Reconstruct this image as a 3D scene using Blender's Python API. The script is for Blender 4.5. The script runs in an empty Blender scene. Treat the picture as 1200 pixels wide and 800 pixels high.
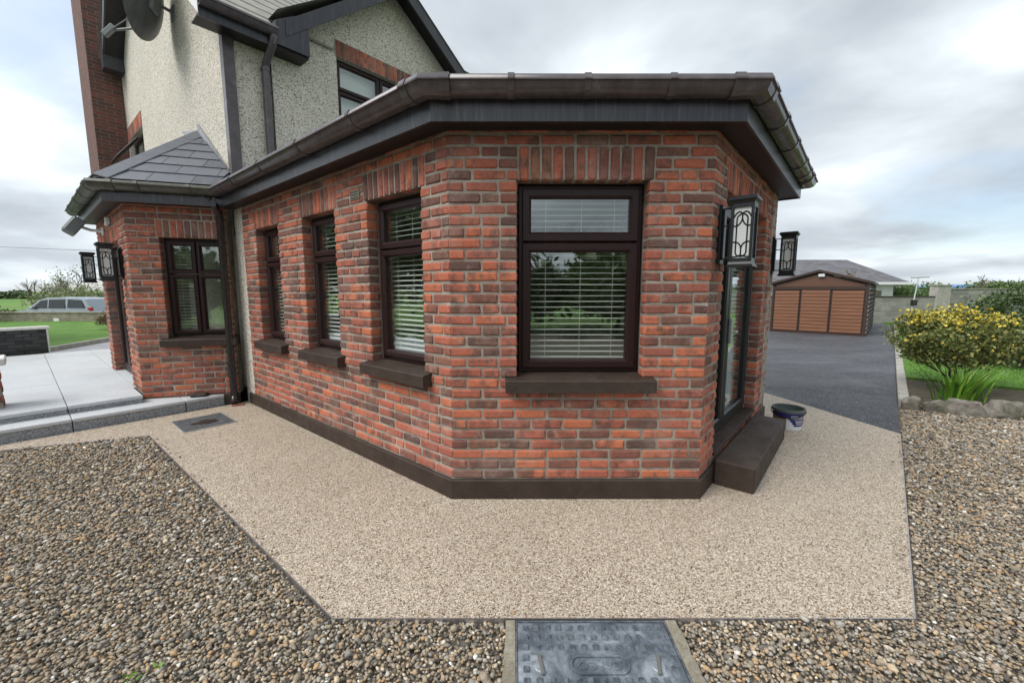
import bpy, math, random
import numpy as np
from mathutils import Vector, Matrix

random.seed(7)
RNG = np.random.default_rng(7)
scene = bpy.context.scene
COL = scene.collection
R = math.radians

# ------------------------------------------------------------------ camera
CAM_H = 1.48
cam_data = bpy.data.cameras.new('camera')
cam = bpy.data.objects.new('camera', cam_data)
COL.objects.link(cam)
cam.location = (0, 0, CAM_H)
cam.rotation_euler = (R(90 - 6.92), 0, 0)
cam_data.sensor_width = 36.0
cam_data.lens = 36.0 * 486.0 / 1200.0
cam_data.clip_start = 0.05
cam_data.clip_end = 4000
scene.camera = cam

# ------------------------------------------------------------------ light
SUN_AZ, SUN_EL = -118.0, 50.0          # azimuth from +Y, clockwise; sun to the left, a little behind the camera
sdir = Vector((math.sin(R(SUN_AZ)) * math.cos(R(SUN_EL)), math.cos(R(SUN_AZ)) * math.cos(R(SUN_EL)), math.sin(R(SUN_EL))))
sun_data = bpy.data.lights.new('sun', 'SUN')
sun_data.energy = 1.5
sun_data.angle = R(35)
sun_data.color = (1.0, 0.965, 0.92)
sun = bpy.data.objects.new('sun', sun_data)
COL.objects.link(sun)
sun.rotation_euler = sdir.to_track_quat('Z', 'Y').to_euler()
sun.location = sdir * 50

world = bpy.data.worlds.new('World')
scene.world = world
world.use_nodes = True
def build_world():
    nt = world.node_tree
    N, L = nt.nodes, nt.links
    N.clear()
    out = N.new('ShaderNodeOutputWorld')
    bg = N.new('ShaderNodeBackground')
    bg.inputs['Strength'].default_value = 0.1
    sky = N.new('ShaderNodeTexSky')
    sky.sky_type = 'NISHITA'
    sky.sun_disc = False
    sky.sun_elevation = R(SUN_EL)
    sky.sun_rotation = R(SUN_AZ)
    tc = N.new('ShaderNodeTexCoord')
    sep = N.new('ShaderNodeSeparateXYZ')
    L.new(tc.outputs['Generated'], sep.inputs[0])
    def math_(op, a, b=None, c=None):
        n = N.new('ShaderNodeMath'); n.operation = op
        for i, v in enumerate((a, b, c)):
            if v is None: continue
            if isinstance(v, (int, float)): n.inputs[i].default_value = v
            else: L.new(v, n.inputs[i])
        return n.outputs[0]
    z = math_('ADD', math_('MAXIMUM', sep.outputs[2], 0.0), 0.22)
    comb = N.new('ShaderNodeCombineXYZ')
    L.new(math_('DIVIDE', sep.outputs[0], z), comb.inputs[0])
    L.new(math_('DIVIDE', sep.outputs[1], z), comb.inputs[1])
    def noise(scale, detail, rough, dist, off):
        m = N.new('ShaderNodeVectorMath'); m.operation = 'ADD'
        L.new(comb.outputs[0], m.inputs[0]); m.inputs[1].default_value = off
        n = N.new('ShaderNodeTexNoise')
        n.inputs['Scale'].default_value = scale; n.inputs['Detail'].default_value = detail
        n.inputs['Roughness'].default_value = rough; n.inputs['Distortion'].default_value = dist
        L.new(m.outputs[0], n.inputs['Vector'])
        return n.outputs['Fac']
    n1 = noise(1.05, 6, 0.50, 0.3, (3.1, 1.7, 0))
    r1 = N.new('ShaderNodeValToRGB'); L.new(n1, r1.inputs[0])
    e = r1.color_ramp.elements
    e[0].position = 0.32; e[0].color = (2.45, 2.72, 3.0, 1)
    e[1].position = 0.72; e[1].color = (6.9, 7.3, 7.5, 1)
    m = r1.color_ramp.elements.new(0.46); m.color = (3.3, 3.62, 3.92, 1)
    m = r1.color_ramp.elements.new(0.57); m.color = (4.4, 4.8, 5.1, 1)
    n2 = noise(0.9, 6, 0.5, 0.2, (7.3, 4.2, 2.0))
    r2 = N.new('ShaderNodeValToRGB'); L.new(n2, r2.inputs[0])
    r2.color_ramp.elements[0].position = 0.34; r2.color_ramp.elements[0].color = (0.55, 0.55, 0.55, 1)
    r2.color_ramp.elements[1].position = 0.46; r2.color_ramp.elements[1].color = (1, 1, 1, 1)
    # thin cloud glows round the veiled sun
    dot = N.new('ShaderNodeVectorMath'); dot.operation = 'DOT_PRODUCT'
    L.new(tc.outputs['Generated'], dot.inputs[0]); dot.inputs[1].default_value = sdir
    glow = math_('MULTIPLY_ADD', math_('POWER', math_('MAXIMUM', dot.outputs['Value'], 0.0), 1.5), 0.55, 0.96)
    vs = N.new('ShaderNodeVectorMath'); vs.operation = 'SCALE'
    L.new(r1.outputs[0], vs.inputs[0]); L.new(glow, vs.inputs['Scale'])
    mix = N.new('ShaderNodeMixRGB')
    L.new(r2.outputs[0], mix.inputs[0]); L.new(sky.outputs[0], mix.inputs[1]); L.new(vs.outputs[0], mix.inputs[2])
    L.new(mix.outputs[0], bg.inputs['Color'])
    L.new(bg.outputs[0], out.inputs['Surface'])
build_world()

vsett = scene.view_settings
vsett.view_transform = 'Standard'
vsett.look = 'None'
vsett.exposure = 1.02
vsett.gamma = 1.0
vsett.use_curve_mapping = False

# ------------------------------------------------------------------ material helpers
MATS = {}
class NB:
    """small node builder"""
    def __init__(self, name):
        self.m = bpy.data.materials.new(name); self.m.use_nodes = True
        self.N, self.L = self.m.node_tree.nodes, self.m.node_tree.links
        self.N.clear()
        self.out = self.N.new('ShaderNodeOutputMaterial')
        self.b = self.N.new('ShaderNodeBsdfPrincipled')
        self.L.new(self.b.outputs[0], self.out.inputs['Surface'])
        MATS[name] = self.m
    def n(self, typ, **kw):
        x = self.N.new(typ)
        for k, v in kw.items(): setattr(x, k, v)
        return x
    def put(self, sock, v):
        if isinstance(v, bpy.types.NodeSocket): self.L.new(v, sock)
        else: sock.default_value = v if not (isinstance(v, tuple) and len(v) == 3 and sock.type == 'RGBA') else (*v, 1)
    def set(self, **kw):
        for k, v in kw.items(): self.put(self.b.inputs[k.replace('_', ' ')], v)
        return self
    def pos(self):
        return self.n('ShaderNodeNewGeometry').outputs['Position']
    def noise(self, scale, detail=4, rough=0.55, vec=None, dist=0, out='Fac'):
        x = self.n('ShaderNodeTexNoise'); self.put(x.inputs['Vector'], vec or self.pos())
        x.inputs['Scale'].default_value = scale; x.inputs['Detail'].default_value = detail
        x.inputs['Roughness'].default_value = rough; x.inputs['Distortion'].default_value = dist
        return x.outputs[out]
    def voro(self, scale, vec=None, out='Color', feature='F1'):
        x = self.n('ShaderNodeTexVoronoi', feature=feature); self.put(x.inputs['Vector'], vec or self.pos())
        x.inputs['Scale'].default_value = scale
        return x.outputs[out]
    def ramp(self, fac, stops, interp='LINEAR'):
        x = self.n('ShaderNodeValToRGB'); self.put(x.inputs[0], fac)
        cr = x.color_ramp; cr.interpolation = interp
        while len(cr.elements) > 1: cr.elements.remove(cr.elements[0])
        cr.elements[0].position = stops[0][0]; cr.elements[0].color = (*stops[0][1], 1)
        for p, c in stops[1:]:
            q = cr.elements.new(p); q.color = (*c, 1)
        return x.outputs[0]
    def mix(self, f, a, b, mode='MIX'):
        x = self.n('ShaderNodeMixRGB', blend_type=mode)
        self.put(x.inputs[0], f); self.put(x.inputs[1], a); self.put(x.inputs[2], b)
        return x.outputs[0]
    def math(self, op, a, b=0.0, clamp=False):
        x = self.n('ShaderNodeMath', operation=op, use_clamp=clamp)
        self.put(x.inputs[0], a); self.put(x.inputs[1], b)
        return x.outputs[0]
    def vscale(self, v, s):
        x = self.n('ShaderNodeVectorMath', operation='MULTIPLY'); self.put(x.inputs[0], v); x.inputs[1].default_value = s
        return x.outputs[0]
    def bump(self, h, dist=0.002, strength=1.0):
        x = self.n('ShaderNodeBump'); self.put(x.inputs['Height'], h)
        x.inputs['Distance'].default_value = dist; x.inputs['Strength'].default_value = strength
        self.L.new(x.outputs[0], self.b.inputs['Normal'])
        return self

def g(v): return (v, v, v)

def mat_brick(name, island):
    b = NB(name)
    if island: rnd = b.n('ShaderNodeNewGeometry').outputs['Random Per Island']
    else: rnd = b.n('ShaderNodeObjectInfo').outputs['Random']
    base = b.ramp(rnd, [(0.0, (0.58, 0.170, 0.078)), (0.18, (0.51, 0.140, 0.073)), (0.38, (0.45, 0.122, 0.072)), (0.54, (0.39, 0.108, 0.068)),
                        (0.67, (0.29, 0.092, 0.062)), (0.78, (0.19, 0.076, 0.058)), (0.90, (0.105, 0.058, 0.050)), (1.0, (0.30, 0.130, 0.080))])
    # burnt and smeared patches, each brick its own
    wn = b.n('ShaderNodeTexWhiteNoise', noise_dimensions='1D'); b.put(wn.inputs['W'], rnd)
    off = b.n('ShaderNodeVectorMath', operation='ADD'); b.put(off.inputs[0], b.vscale(b.pos(), (12, 12, 9)))
    b.put(off.inputs[1], b.vscale(wn.outputs['Color'], (9, 9, 9)))
    n1 = b.noise(1.0, 3, 0.6, off.outputs[0])
    wn2 = b.math('MULTIPLY', wn.outputs['Value'], 1.0)
    thr = b.math('ADD', n1, b.math('MULTIPLY', b.math('SUBTRACT', wn2, 0.5), 0.22))
    burnt = b.ramp(thr, [(0.50, g(0)), (0.68, g(1))])
    c = b.mix(b.math('MULTIPLY', burnt, 0.80), base, (0.085, 0.052, 0.044))
    fine = b.noise(85, 5, 0.7)
    c = b.mix(b.ramp(fine, [(0.35, g(0.0)), (0.75, g(0.42))]), c, b.mix(0.5, c, (0.36, 0.24, 0.19)))
    c = b.mix(b.ramp(b.noise(42, 4, 0.75), [(0.34, g(0.55)), (0.52, g(0))]), c, b.mix(0.55, c, (0.05, 0.035, 0.03)))
    # lime and mortar smears
    sm = b.ramp(b.noise(11, 5, 0.65), [(0.57, g(0)), (0.76, g(0.55))])
    c = b.mix(sm, c, (0.46, 0.33, 0.28))
    c = b.mix(b.ramp(b.noise(2.2, 7, 0.72), [(0.52, g(0.02)), (0.74, g(0.36))]), c, (0.47, 0.36, 0.31))          # dust and salts
    dirt = b.ramp(b.noise(1.0, 5, 0.65, b.vscale(b.pos(), (2.6, 2.6, 0.9))), [(0.50, g(0)), (0.74, g(0.45))])
    c = b.mix(dirt, c, b.mix(0.5, c, (0.09, 0.06, 0.048)))
    b.set(Base_Color=c, Roughness=0.9, Specular_IOR_Level=0.25)
    h = b.mix(0.5, b.noise(60, 6, 0.7), b.noise(240, 3, 0.7))
    b.bump(h, 0.006, 0.8)
    return b.m

def make_materials():
    mat_brick('brick', False)
    mat_brick('brick_many', True)
    b = NB('mortar')
    b.set(Base_Color=b.ramp(b.noise(5, 8, 0.75), [(0.3, (0.18, 0.152, 0.122)), (0.46, (0.29, 0.255, 0.21)), (0.60, (0.40, 0.36, 0.305)), (0.75, (0.54, 0.50, 0.44))]), Roughness=0.95, Specular_IOR_Level=0.2)
    b.bump(b.noise(170, 4, 0.7), 0.004)
    b = NB('plaster'); b.set(Base_Color=(0.34, 0.33, 0.29), Roughness=0.9)
    b = NB('inside_floor'); b.set(Base_Color=(0.20, 0.15, 0.10), Roughness=0.6)
    b = NB('plinth_paint')
    c = b.ramp(b.noise(6, 6, 0.65), [(0.3, (0.032, 0.021, 0.016)), (0.7, (0.056, 0.038, 0.029))])
    c = b.mix(b.ramp(b.noise(3.2, 7, 0.75), [(0.52, g(0)), (0.72, g(0.5))]), c, (0.085, 0.070, 0.056))      # dust
    c = b.mix(b.ramp(b.noise(75, 4, 0.8), [(0.66, g(0)), (0.74, g(0.6))]), c, (0.20, 0.18, 0.155))           # chips and grit
    b.set(Base_Color=c, Specular_IOR_Level=0.3, Roughness=b.ramp(b.noise(9, 4, 0.6), [(0.3, g(0.45)), (0.7, g(0.7))])).bump(b.noise(50, 6, 0.7), 0.006)
    b = NB('rosewood')
    c = b.ramp(b.noise(30, 5, 0.6, b.vscale(b.pos(), (1, 1, 6))), [(0.3, (0.016, 0.0065, 0.0065)), (0.7, (0.030, 0.012, 0.0115))])
    b.set(Base_Color=c, Roughness=0.4, Specular_IOR_Level=0.28)
    b = NB('fascia')
    streak = b.noise(1.0, 4, 0.65, b.vscale(b.pos(), (45, 45, 2.5)))
    c = b.ramp(streak, [(0.35, (0.026, 0.026, 0.031)), (0.6, (0.046, 0.047, 0.056)), (0.78, (0.12, 0.125, 0.14))])
    b.set(Base_Color=c, Roughness=0.3, Specular_IOR_Level=0.45)
    b = NB('soffit')
    c = b.ramp(b.noise(14, 3, 0.6), [(0.3, (0.014, 0.012, 0.013)), (0.7, (0.024, 0.021, 0.022))])
    b.set(Base_Color=c, Roughness=0.4, Specular_IOR_Level=0.3)
    b = NB('gutter_brown')
    c = b.ramp(b.noise(9, 5, 0.65), [(0.3, (0.060, 0.048, 0.050)), (0.6, (0.095, 0.080, 0.083)), (0.8, (0.18, 0.165, 0.165))])
    b.set(Base_Color=c, Roughness=0.24)
    b = NB('gutter_grimy')
    c = b.ramp(b.noise(12, 5, 0.65), [(0.3, (0.050, 0.047, 0.036)), (0.6, (0.085, 0.085, 0.062)), (0.8, (0.15, 0.15, 0.12))])
    b.set(Base_Color=c, Roughness=0.42)
    b = NB('black_metal'); b.set(Base_Color=(0.012, 0.013, 0.014), Roughness=0.36, Metallic=0.2)
    b = NB('pipe_black'); b.set(Base_Color=b.ramp(b.noise(20, 4), [(0.3, (0.018, 0.015, 0.015)), (0.7, (0.035, 0.028, 0.027))]), Roughness=0.2)
    # glass: clear pane with mirror reflection rising at grazing angles
    def glass(name, tint, base_refl):
        q = NB(name)
        tr = q.n('ShaderNodeBsdfTransparent'); tr.inputs[0].default_value = (*tint, 1)
        gl = q.n('ShaderNodeBsdfGlossy'); gl.inputs['Roughness'].default_value = 0.015; gl.inputs[0].default_value = (0.9, 0.95, 0.95, 1)
        lw = q.n('ShaderNodeLayerWeight'); lw.inputs['Blend'].default_value = 0.5      # facing term, the same from both sides of the pane
        p5 = q.math('POWER', lw.outputs['Facing'], 4.5)
        f = q.math('MINIMUM', q.math('ADD', q.math('MULTIPLY', p5, 0.9), base_refl), 1.0)
        mx = q.n('ShaderNodeMixShader'); q.L.new(f, mx.inputs[0]); q.L.new(tr.outputs[0], mx.inputs[1]); q.L.new(gl.outputs[0], mx.inputs[2])
        wob = q.n('ShaderNodeBump'); q.put(wob.inputs['Height'], q.noise(2.5, 2, 0.5)); wob.inputs['Distance'].default_value = 0.004
        q.L.new(wob.outputs[0], gl.inputs['Normal'])
        q.L.new(mx.outputs[0], q.out.inputs['Surface']); q.N.remove(q.b)
    glass('glass', (0.95, 0.97, 0.955), 0.13)
    glass('car_glass', (0.16, 0.18, 0.18), 0.05)
    b = NB('blind'); b.set(Base_Color=(0.78, 0.78, 0.74), Roughness=0.5)
    b = NB('white_plastic'); b.set(Base_Color=(0.72, 0.72, 0.70), Roughness=0.45)
    b = NB('grey_plastic'); b.set(Base_Color=(0.16, 0.17, 0.17), Roughness=0.5)
    b = NB('frosted'); b.set(Base_Color=(0.62, 0.64, 0.62), Roughness=0.35)
    b = NB('sofa'); b.set(Base_Color=(0.20, 0.24, 0.16), Roughness=0.9)
    # pebble dash
    b = NB('pebbledash')
    v = b.voro(82); sx = b.n('ShaderNodeSeparateXYZ'); b.L.new(v, sx.inputs[0])
    c = b.ramp(sx.outputs[0], [(0.0, (0.16, 0.135, 0.105)), (0.12, (0.32, 0.275, 0.21)), (0.24, (0.58, 0.53, 0.44)), (0.6, (0.72, 0.67, 0.57)), (1.0, (0.80, 0.77, 0.69))])
    c = b.mix(b.ramp(b.noise(1.2, 5, 0.6), [(0.35, g(0.0)), (0.75, g(0.3))]), c, (0.40, 0.37, 0.31))
    b.set(Base_Color=c, Roughness=0.95).bump(b.voro(82, out='Distance'), 0.008)
    b = NB('slate')
    rnd = b.n('ShaderNodeNewGeometry').outputs['Random Per Island']
    c = b.mix(rnd, (0.075, 0.082, 0.098), (0.125, 0.132, 0.15))
    c = b.mix(b.ramp(b.noise(9, 6, 0.7), [(0.45, g(0)), (0.75, g(0.5))]), c, (0.17, 0.175, 0.18))
    b.set(Base_Color=c, Roughness=0.5).bump(b.noise(35, 5, 0.65), 0.004)
    b = NB('slate_part')
    rnd = b.n('ShaderNodeObjectInfo').outputs['Random']
    c = b.mix(rnd, (0.075, 0.082, 0.098), (0.125, 0.132, 0.15))
    c = b.mix(b.ramp(b.noise(9, 6, 0.7), [(0.45, g(0)), (0.75, g(0.5))]), c, (0.17, 0.175, 0.18))
    b.set(Base_Color=c, Roughness=0.5).bump(b.noise(35, 5, 0.65), 0.004)
    b = NB('lead'); b.set(Base_Color=b.ramp(b.noise(14, 5, 0.7), [(0.3, (0.20, 0.21, 0.23)), (0.7, (0.38, 0.40, 0.43))]), Roughness=0.55)
    b = NB('roof_tile'); b.set(Base_Color=b.ramp(b.noise(5, 5, 0.6), [(0.3, (0.20, 0.19, 0.17)), (0.7, (0.34, 0.32, 0.28))]), Roughness=0.8)
    # resin bound stone
    b = NB('resin')
    v = b.voro(170); sx = b.n('ShaderNodeSeparateXYZ'); b.L.new(v, sx.inputs[0])
    c = b.ramp(sx.outputs[0], [(0.0, (0.050, 0.036, 0.026)), (0.12, (0.15, 0.105, 0.072)), (0.24, (0.32, 0.25, 0.18)), (0.5, (0.45, 0.365, 0.27)), (0.78, (0.53, 0.445, 0.345)), (1.0, (0.78, 0.71, 0.61))])
    c = b.mix(b.ramp(b.noise(0.8, 6, 0.6), [(0.40, g(0)), (0.72, g(0.22))]), c, (0.26, 0.20, 0.15))
    c = b.mix(b.ramp(b.noise(3.5, 6, 0.7), [(0.55, g(0)), (0.75, g(0.18))]), c, (0.62, 0.55, 0.47))
    b.set(Base_Color=c, Roughness=b.ramp(b.noise(0.8, 6, 0.6), [(0.35, g(0.72)), (0.7, g(0.45))])).bump(b.voro(170, out='Distance'), 0.004)
    b = NB('trim_alu'); b.set(Base_Color=(0.55, 0.52, 0.52), Metallic=0.9, Roughness=0.4)
    # gravel
    b = NB('gravel')
    rnd = b.n('ShaderNodeNewGeometry').outputs['Random Per Island']
    c = b.ramp(rnd, [(0.0, (0.050, 0.048, 0.045)), (0.12, (0.13, 0.12, 0.105)), (0.26, (0.25, 0.205, 0.15)), (0.40, (0.36, 0.285, 0.195)), (0.52, (0.22, 0.21, 0.19)), (0.62, (0.31, 0.25, 0.18)),
                     (0.72, (0.44, 0.29, 0.165)), (0.80, (0.30, 0.29, 0.265)), (0.90, (0.46, 0.42, 0.36)), (0.96, (0.55, 0.44, 0.30)), (1.0, (0.74, 0.72, 0.68))])
    c = b.mix(b.ramp(b.noise(1.1, 5, 0.65), [(0.42, g(0)), (0.70, g(0.5))]), c, b.mix(0.5, c, (0.085, 0.072, 0.055)))
    c = b.mix(b.ramp(b.noise(130, 3, 0.6), [(0.4, g(0.35)), (0.6, g(0))]), c, (0.10, 0.088, 0.07))
    hs = b.n('ShaderNodeHueSaturation'); hs.inputs['Value'].default_value = 1.20; hs.inputs['Saturation'].default_value = 1.12; b.L.new(c, hs.inputs['Color']); c = hs.outputs[0]
    b.set(Base_Color=c, Roughness=0.75)
    b = NB('gravel_bed'); b.set(Base_Color=b.ramp(b.voro(70), [(0.2, (0.08, 0.068, 0.052)), (0.8, (0.22, 0.185, 0.14))]), Roughness=0.95)
    b = NB('tarmac')
    v = b.voro(75); sx = b.n('ShaderNodeSeparateXYZ'); b.L.new(v, sx.inputs[0])
    c = b.ramp(sx.outputs[0], [(0.0, (0.020, 0.021, 0.026)), (0.6, (0.060, 0.063, 0.074)), (0.9, (0.11, 0.115, 0.13)), (1.0, (0.26, 0.27, 0.29))])
    c = b.mix(b.ramp(b.noise(1.0, 6, 0.65, b.vscale(b.pos(), (0.35, 1.3, 1))), [(0.46, g(0)), (0.72, g(0.55))]), c, (0.155, 0.158, 0.17))
    c = b.mix(b.ramp(b.noise(0.5, 4, 0.6), [(0.35, g(0.4)), (0.55, g(0))]), c, (0.030, 0.031, 0.036))
    b.set(Base_Color=c, Roughness=b.ramp(b.noise(0.9, 5, 0.6), [(0.35, g(0.42)), (0.7, g(0.75))])).bump(b.voro(75, out='Distance'), 0.010)
    b = NB('concrete')
    c = b.ramp(b.noise(6, 7, 0.7), [(0.3, (0.25, 0.235, 0.205)), (0.7, (0.44, 0.42, 0.38))])
    c = b.mix(b.ramp(b.noise(55, 4, 0.7), [(0.5, g(0)), (0.8, g(0.5))]), c, (0.16, 0.15, 0.12))
    b.set(Base_Color=c, Roughness=0.9).bump(b.noise(80, 5, 0.7), 0.004)
    b = NB('concrete_old')
    c = b.ramp(b.noise(4, 7, 0.7), [(0.3, (0.16, 0.14, 0.105)), (0.55, (0.30, 0.27, 0.21)), (0.75, (0.42, 0.39, 0.32))])
    c = b.mix(b.ramp(b.noise(40, 5, 0.7), [(0.45, g(0)), (0.7, g(0.6))]), c, (0.10, 0.09, 0.055))
    b.set(Base_Color=c, Roughness=0.92).bump(b.noise(90, 5, 0.7), 0.006)
    b = NB('block')
    rnd = b.n('ShaderNodeObjectInfo').outputs['Random']
    c = b.mix(rnd, (0.20, 0.195, 0.178), (0.31, 0.30, 0.278))
    c = b.mix(b.ramp(b.noise(3, 6, 0.7), [(0.45, g(0)), (0.75, g(0.6))]), c, (0.19, 0.185, 0.165))
    b.set(Base_Color=c, Roughness=0.95).bump(b.noise(60, 4, 0.7), 0.006)
    b = NB('granite')
    v = b.voro(260); sx = b.n('ShaderNodeSeparateXYZ'); b.L.new(v, sx.inputs[0])
    c = b.ramp(sx.outputs[0], [(0.0, (0.36, 0.38, 0.40)), (0.5, (0.52, 0.54, 0.56)), (1.0, (0.64, 0.66, 0.67))])
    c = b.mix(b.ramp(b.noise(1.6, 7, 0.68), [(0.42, g(0)), (0.72, g(0.5))]), c, (0.36, 0.37, 0.38))
    b.set(Base_Color=c, Roughness=0.6)
    b = NB('granite_rough')
    v = b.voro(170); sx = b.n('ShaderNodeSeparateXYZ'); b.L.new(v, sx.inputs[0])
    b.set(Base_Color=b.ramp(sx.outputs[0], [(0.0, (0.10, 0.105, 0.115)), (0.5, (0.25, 0.26, 0.28)), (1.0, (0.48, 0.50, 0.52))]), Roughness=0.85).bump(b.noise(60, 5, 0.7), 0.006)
    b = NB('charcoal_brick')
    rnd = b.n('ShaderNodeObjectInfo').outputs['Random']
    b.set(Base_Color=b.mix(rnd, (0.028, 0.029, 0.034), (0.065, 0.067, 0.075)), Roughness=0.7).bump(b.noise(70, 4, 0.7), 0.004)
    b = NB('white_stone'); b.set(Base_Color=b.ramp(b.noise(12, 5), [(0.3, (0.58, 0.57, 0.55)), (0.7, (0.72, 0.71, 0.69))]), Roughness=0.7)
    b = NB('pale_render'); b.set(Base_Color=b.ramp(b.noise(5, 5), [(0.3, (0.60, 0.60, 0.58)), (0.7, (0.72, 0.72, 0.70))]), Roughness=0.85)
    b = NB('steel_cover')
    n = b.noise(5.5, 7, 0.68, dist=0.6)
    c = b.ramp(n, [(0.30, (0.06, 0.072, 0.088)), (0.46, (0.14, 0.165, 0.195)), (0.58, (0.26, 0.295, 0.33)), (0.72, (0.48, 0.52, 0.56))])
    c = b.mix(b.ramp(b.noise(40, 5, 0.75), [(0.5, g(0)), (0.72, g(0.55))]), c, (0.05, 0.058, 0.07))
    b.set(Base_Color=c, Metallic=0.35, Roughness=b.ramp(n, [(0.3, g(0.28)), (0.7, g(0.6))])).bump(b.noise(70, 5, 0.7), 0.002)
    b = NB('steel_lug'); b.set(Base_Color=b.ramp(b.noise(30, 5, .7), [(.35, (.07, .083, .10)), (.7, (.26, .29, .32))]), Metallic=.35, Roughness=.4)
    b = NB('drain_grey')
    b.set(Base_Color=b.ramp(b.noise(26, 6, 0.75), [(0.35, (0.030, 0.032, 0.034)), (0.6, (0.10, 0.105, 0.11)), (0.75, (0.24, 0.245, 0.25))]), Roughness=0.7).bump(b.noise(70, 4, 0.7), 0.005)
    b = NB('rust'); b.set(Base_Color=(0.13, 0.125, 0.115), Roughness=0.85)
    b = NB('garage_cladding')
    c = b.ramp(b.noise(1.0, 5, 0.6, b.vscale(b.pos(), (2, 2, 40))), [(0.3, (0.135, 0.054, 0.025)), (0.7, (0.225, 0.092, 0.043))])
    b.set(Base_Color=c, Roughness=0.55)
    b = NB('garage_dark'); b.set(Base_Color=(0.045, 0.024, 0.018), Roughness=0.5)
    b = NB('garage_brown'); b.set(Base_Color=(0.11, 0.050, 0.030), Roughness=0.55)
    b = NB('grass')
    c = b.ramp(b.noise(1.3, 5, 0.6), [(0.3, (0.055, 0.150, 0.012)), (0.5, (0.095, 0.215, 0.018)), (0.7, (0.160, 0.290, 0.030))])
    c = b.mix(b.ramp(b.noise(26, 4, 0.7), [(0.4, g(0)), (0.7, g(0.5))]), c, (0.045, 0.12, 0.012))
    b.set(Base_Color=c, Roughness=0.85).bump(b.noise(60, 4, 0.7), 0.03)
    b = NB('grass_blade')
    c = b.mix(b.n('ShaderNodeNewGeometry').outputs['Random Per Island'], (0.055, 0.17, 0.012), (0.16, 0.30, 0.03))
    b.set(Base_Color=c, Roughness=0.6)
    b = NB('field')
    c = b.ramp(b.noise(0.03, 5, 0.6), [(0.35, (0.06, 0.13, 0.015)), (0.55, (0.10, 0.21, 0.02)), (0.75, (0.10, 0.13, 0.035))])
    b.set(Base_Color=c, Roughness=0.95)
    b = NB('soil')
    c = b.ramp(b.noise(9, 7, 0.75), [(0.3, (0.040, 0.030, 0.020)), (0.55, (0.10, 0.080, 0.050)), (0.72, (0.115, 0.125, 0.045))])
    b.set(Base_Color=c, Roughness=0.95).bump(b.noise(30, 6, 0.7), 0.03)
    b = NB('rock')
    c = b.ramp(b.noise(9, 7, 0.7), [(0.3, (0.075, 0.066, 0.055)), (0.5, (0.20, 0.18, 0.15)), (0.72, (0.36, 0.33, 0.28))])
    c = b.mix(b.ramp(b.noise(3.5, 4, 0.6), [(0.5, g(0)), (0.7, g(0.6))]), c, (0.10, 0.105, 0.045))
    b.set(Base_Color=c, Roughness=0.9).bump(b.noise(28, 7, 0.7), 0.02)
    def leaf(name, c0, c1, rough=0.5, trans=0.15):
        q = NB(name)
        rr = q.n('ShaderNodeNewGeometry').outputs['Random Per Island']
        c = q.mix(rr, c0, c1)
        q.set(Base_Color=c, Roughness=rough)
        tl = q.n('ShaderNodeBsdfTranslucent'); q.L.new(c, tl.inputs[0])
        mx = q.n('ShaderNodeMixShader'); mx.inputs[0].default_value = trans
        q.L.new(q.b.outputs[0], mx.inputs[1]); q.L.new(tl.outputs[0], mx.inputs[2]); q.L.new(mx.outputs[0], q.out.inputs['Surface'])
    leaf('leaf_dark', (0.035, 0.075, 0.018), (0.095, 0.135, 0.040))
    leaf('leaf_olive', (0.055, 0.090, 0.022), (0.27, 0.275, 0.080))
    leaf('leaf_yellow', (0.58, 0.44, 0.03), (0.74, 0.62, 0.12))
    leaf('leaf_blade', (0.050, 0.17, 0.012), (0.20, 0.36, 0.035), 0.4, 0.25)
    leaf('leaf_mid', (0.050, 0.105, 0.022), (0.12, 0.19, 0.045))
    leaf('leaf_pale', (0.16, 0.20, 0.09), (0.30, 0.32, 0.16))
    leaf('leaf_brown', (0.12, 0.085, 0.045), (0.26, 0.18, 0.09))
    b = NB('bark'); b.set(Base_Color=b.ramp(b.noise(30, 5, 0.7), [(0.3, (0.055, 0.042, 0.032)), (0.7, (0.14, 0.115, 0.09))]), Roughness=0.95)
    b = NB('twig'); b.set(Base_Color=(0.15, 0.125, 0.105), Roughness=0.95)
    b = NB('galvanised'); b.set(Base_Color=(0.42, 0.44, 0.45), Metallic=0.6, Roughness=0.5)
    b = NB('car_paint'); b.set(Base_Color=(0.33, 0.37, 0.41), Metallic=0.55, Roughness=0.28, Coat_Weight=0.6)
    b = NB('tyre'); b.set(Base_Color=(0.02, 0.02, 0.02), Roughness=0.85)
    b = NB('red_lamp'); b.set(Base_Color=(0.35, 0.02, 0.02), Roughness=0.25)
    b = NB('bucket_rim'); b.set(Base_Color=(0.085, 0.105, 0.095), Roughness=0.5)
    b = NB('bucket_navy'); b.set(Base_Color=(0.030, 0.026, 0.14), Roughness=0.4)
    b = NB('bucket_white'); b.set(Base_Color=(0.66, 0.67, 0.68), Roughness=0.45)
    b = NB('bucket_ochre'); b.set(Base_Color=b.ramp(b.noise(22, 4), [(0.4, (0.30, 0.18, 0.065)), (0.65, (0.10, 0.065, 0.04))]), Roughness=0.6)
    b = NB('stone_path_far'); b.set(Base_Color=b.ramp(b.noise(2, 4), [(0.3, (0.26, 0.26, 0.27)), (0.7, (0.36, 0.36, 0.37))]), Roughness=0.8)
    b = NB('blue_sheet'); b.set(Base_Color=(0.16, 0.27, 0.48), Roughness=0.6)
make_materials()

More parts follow.
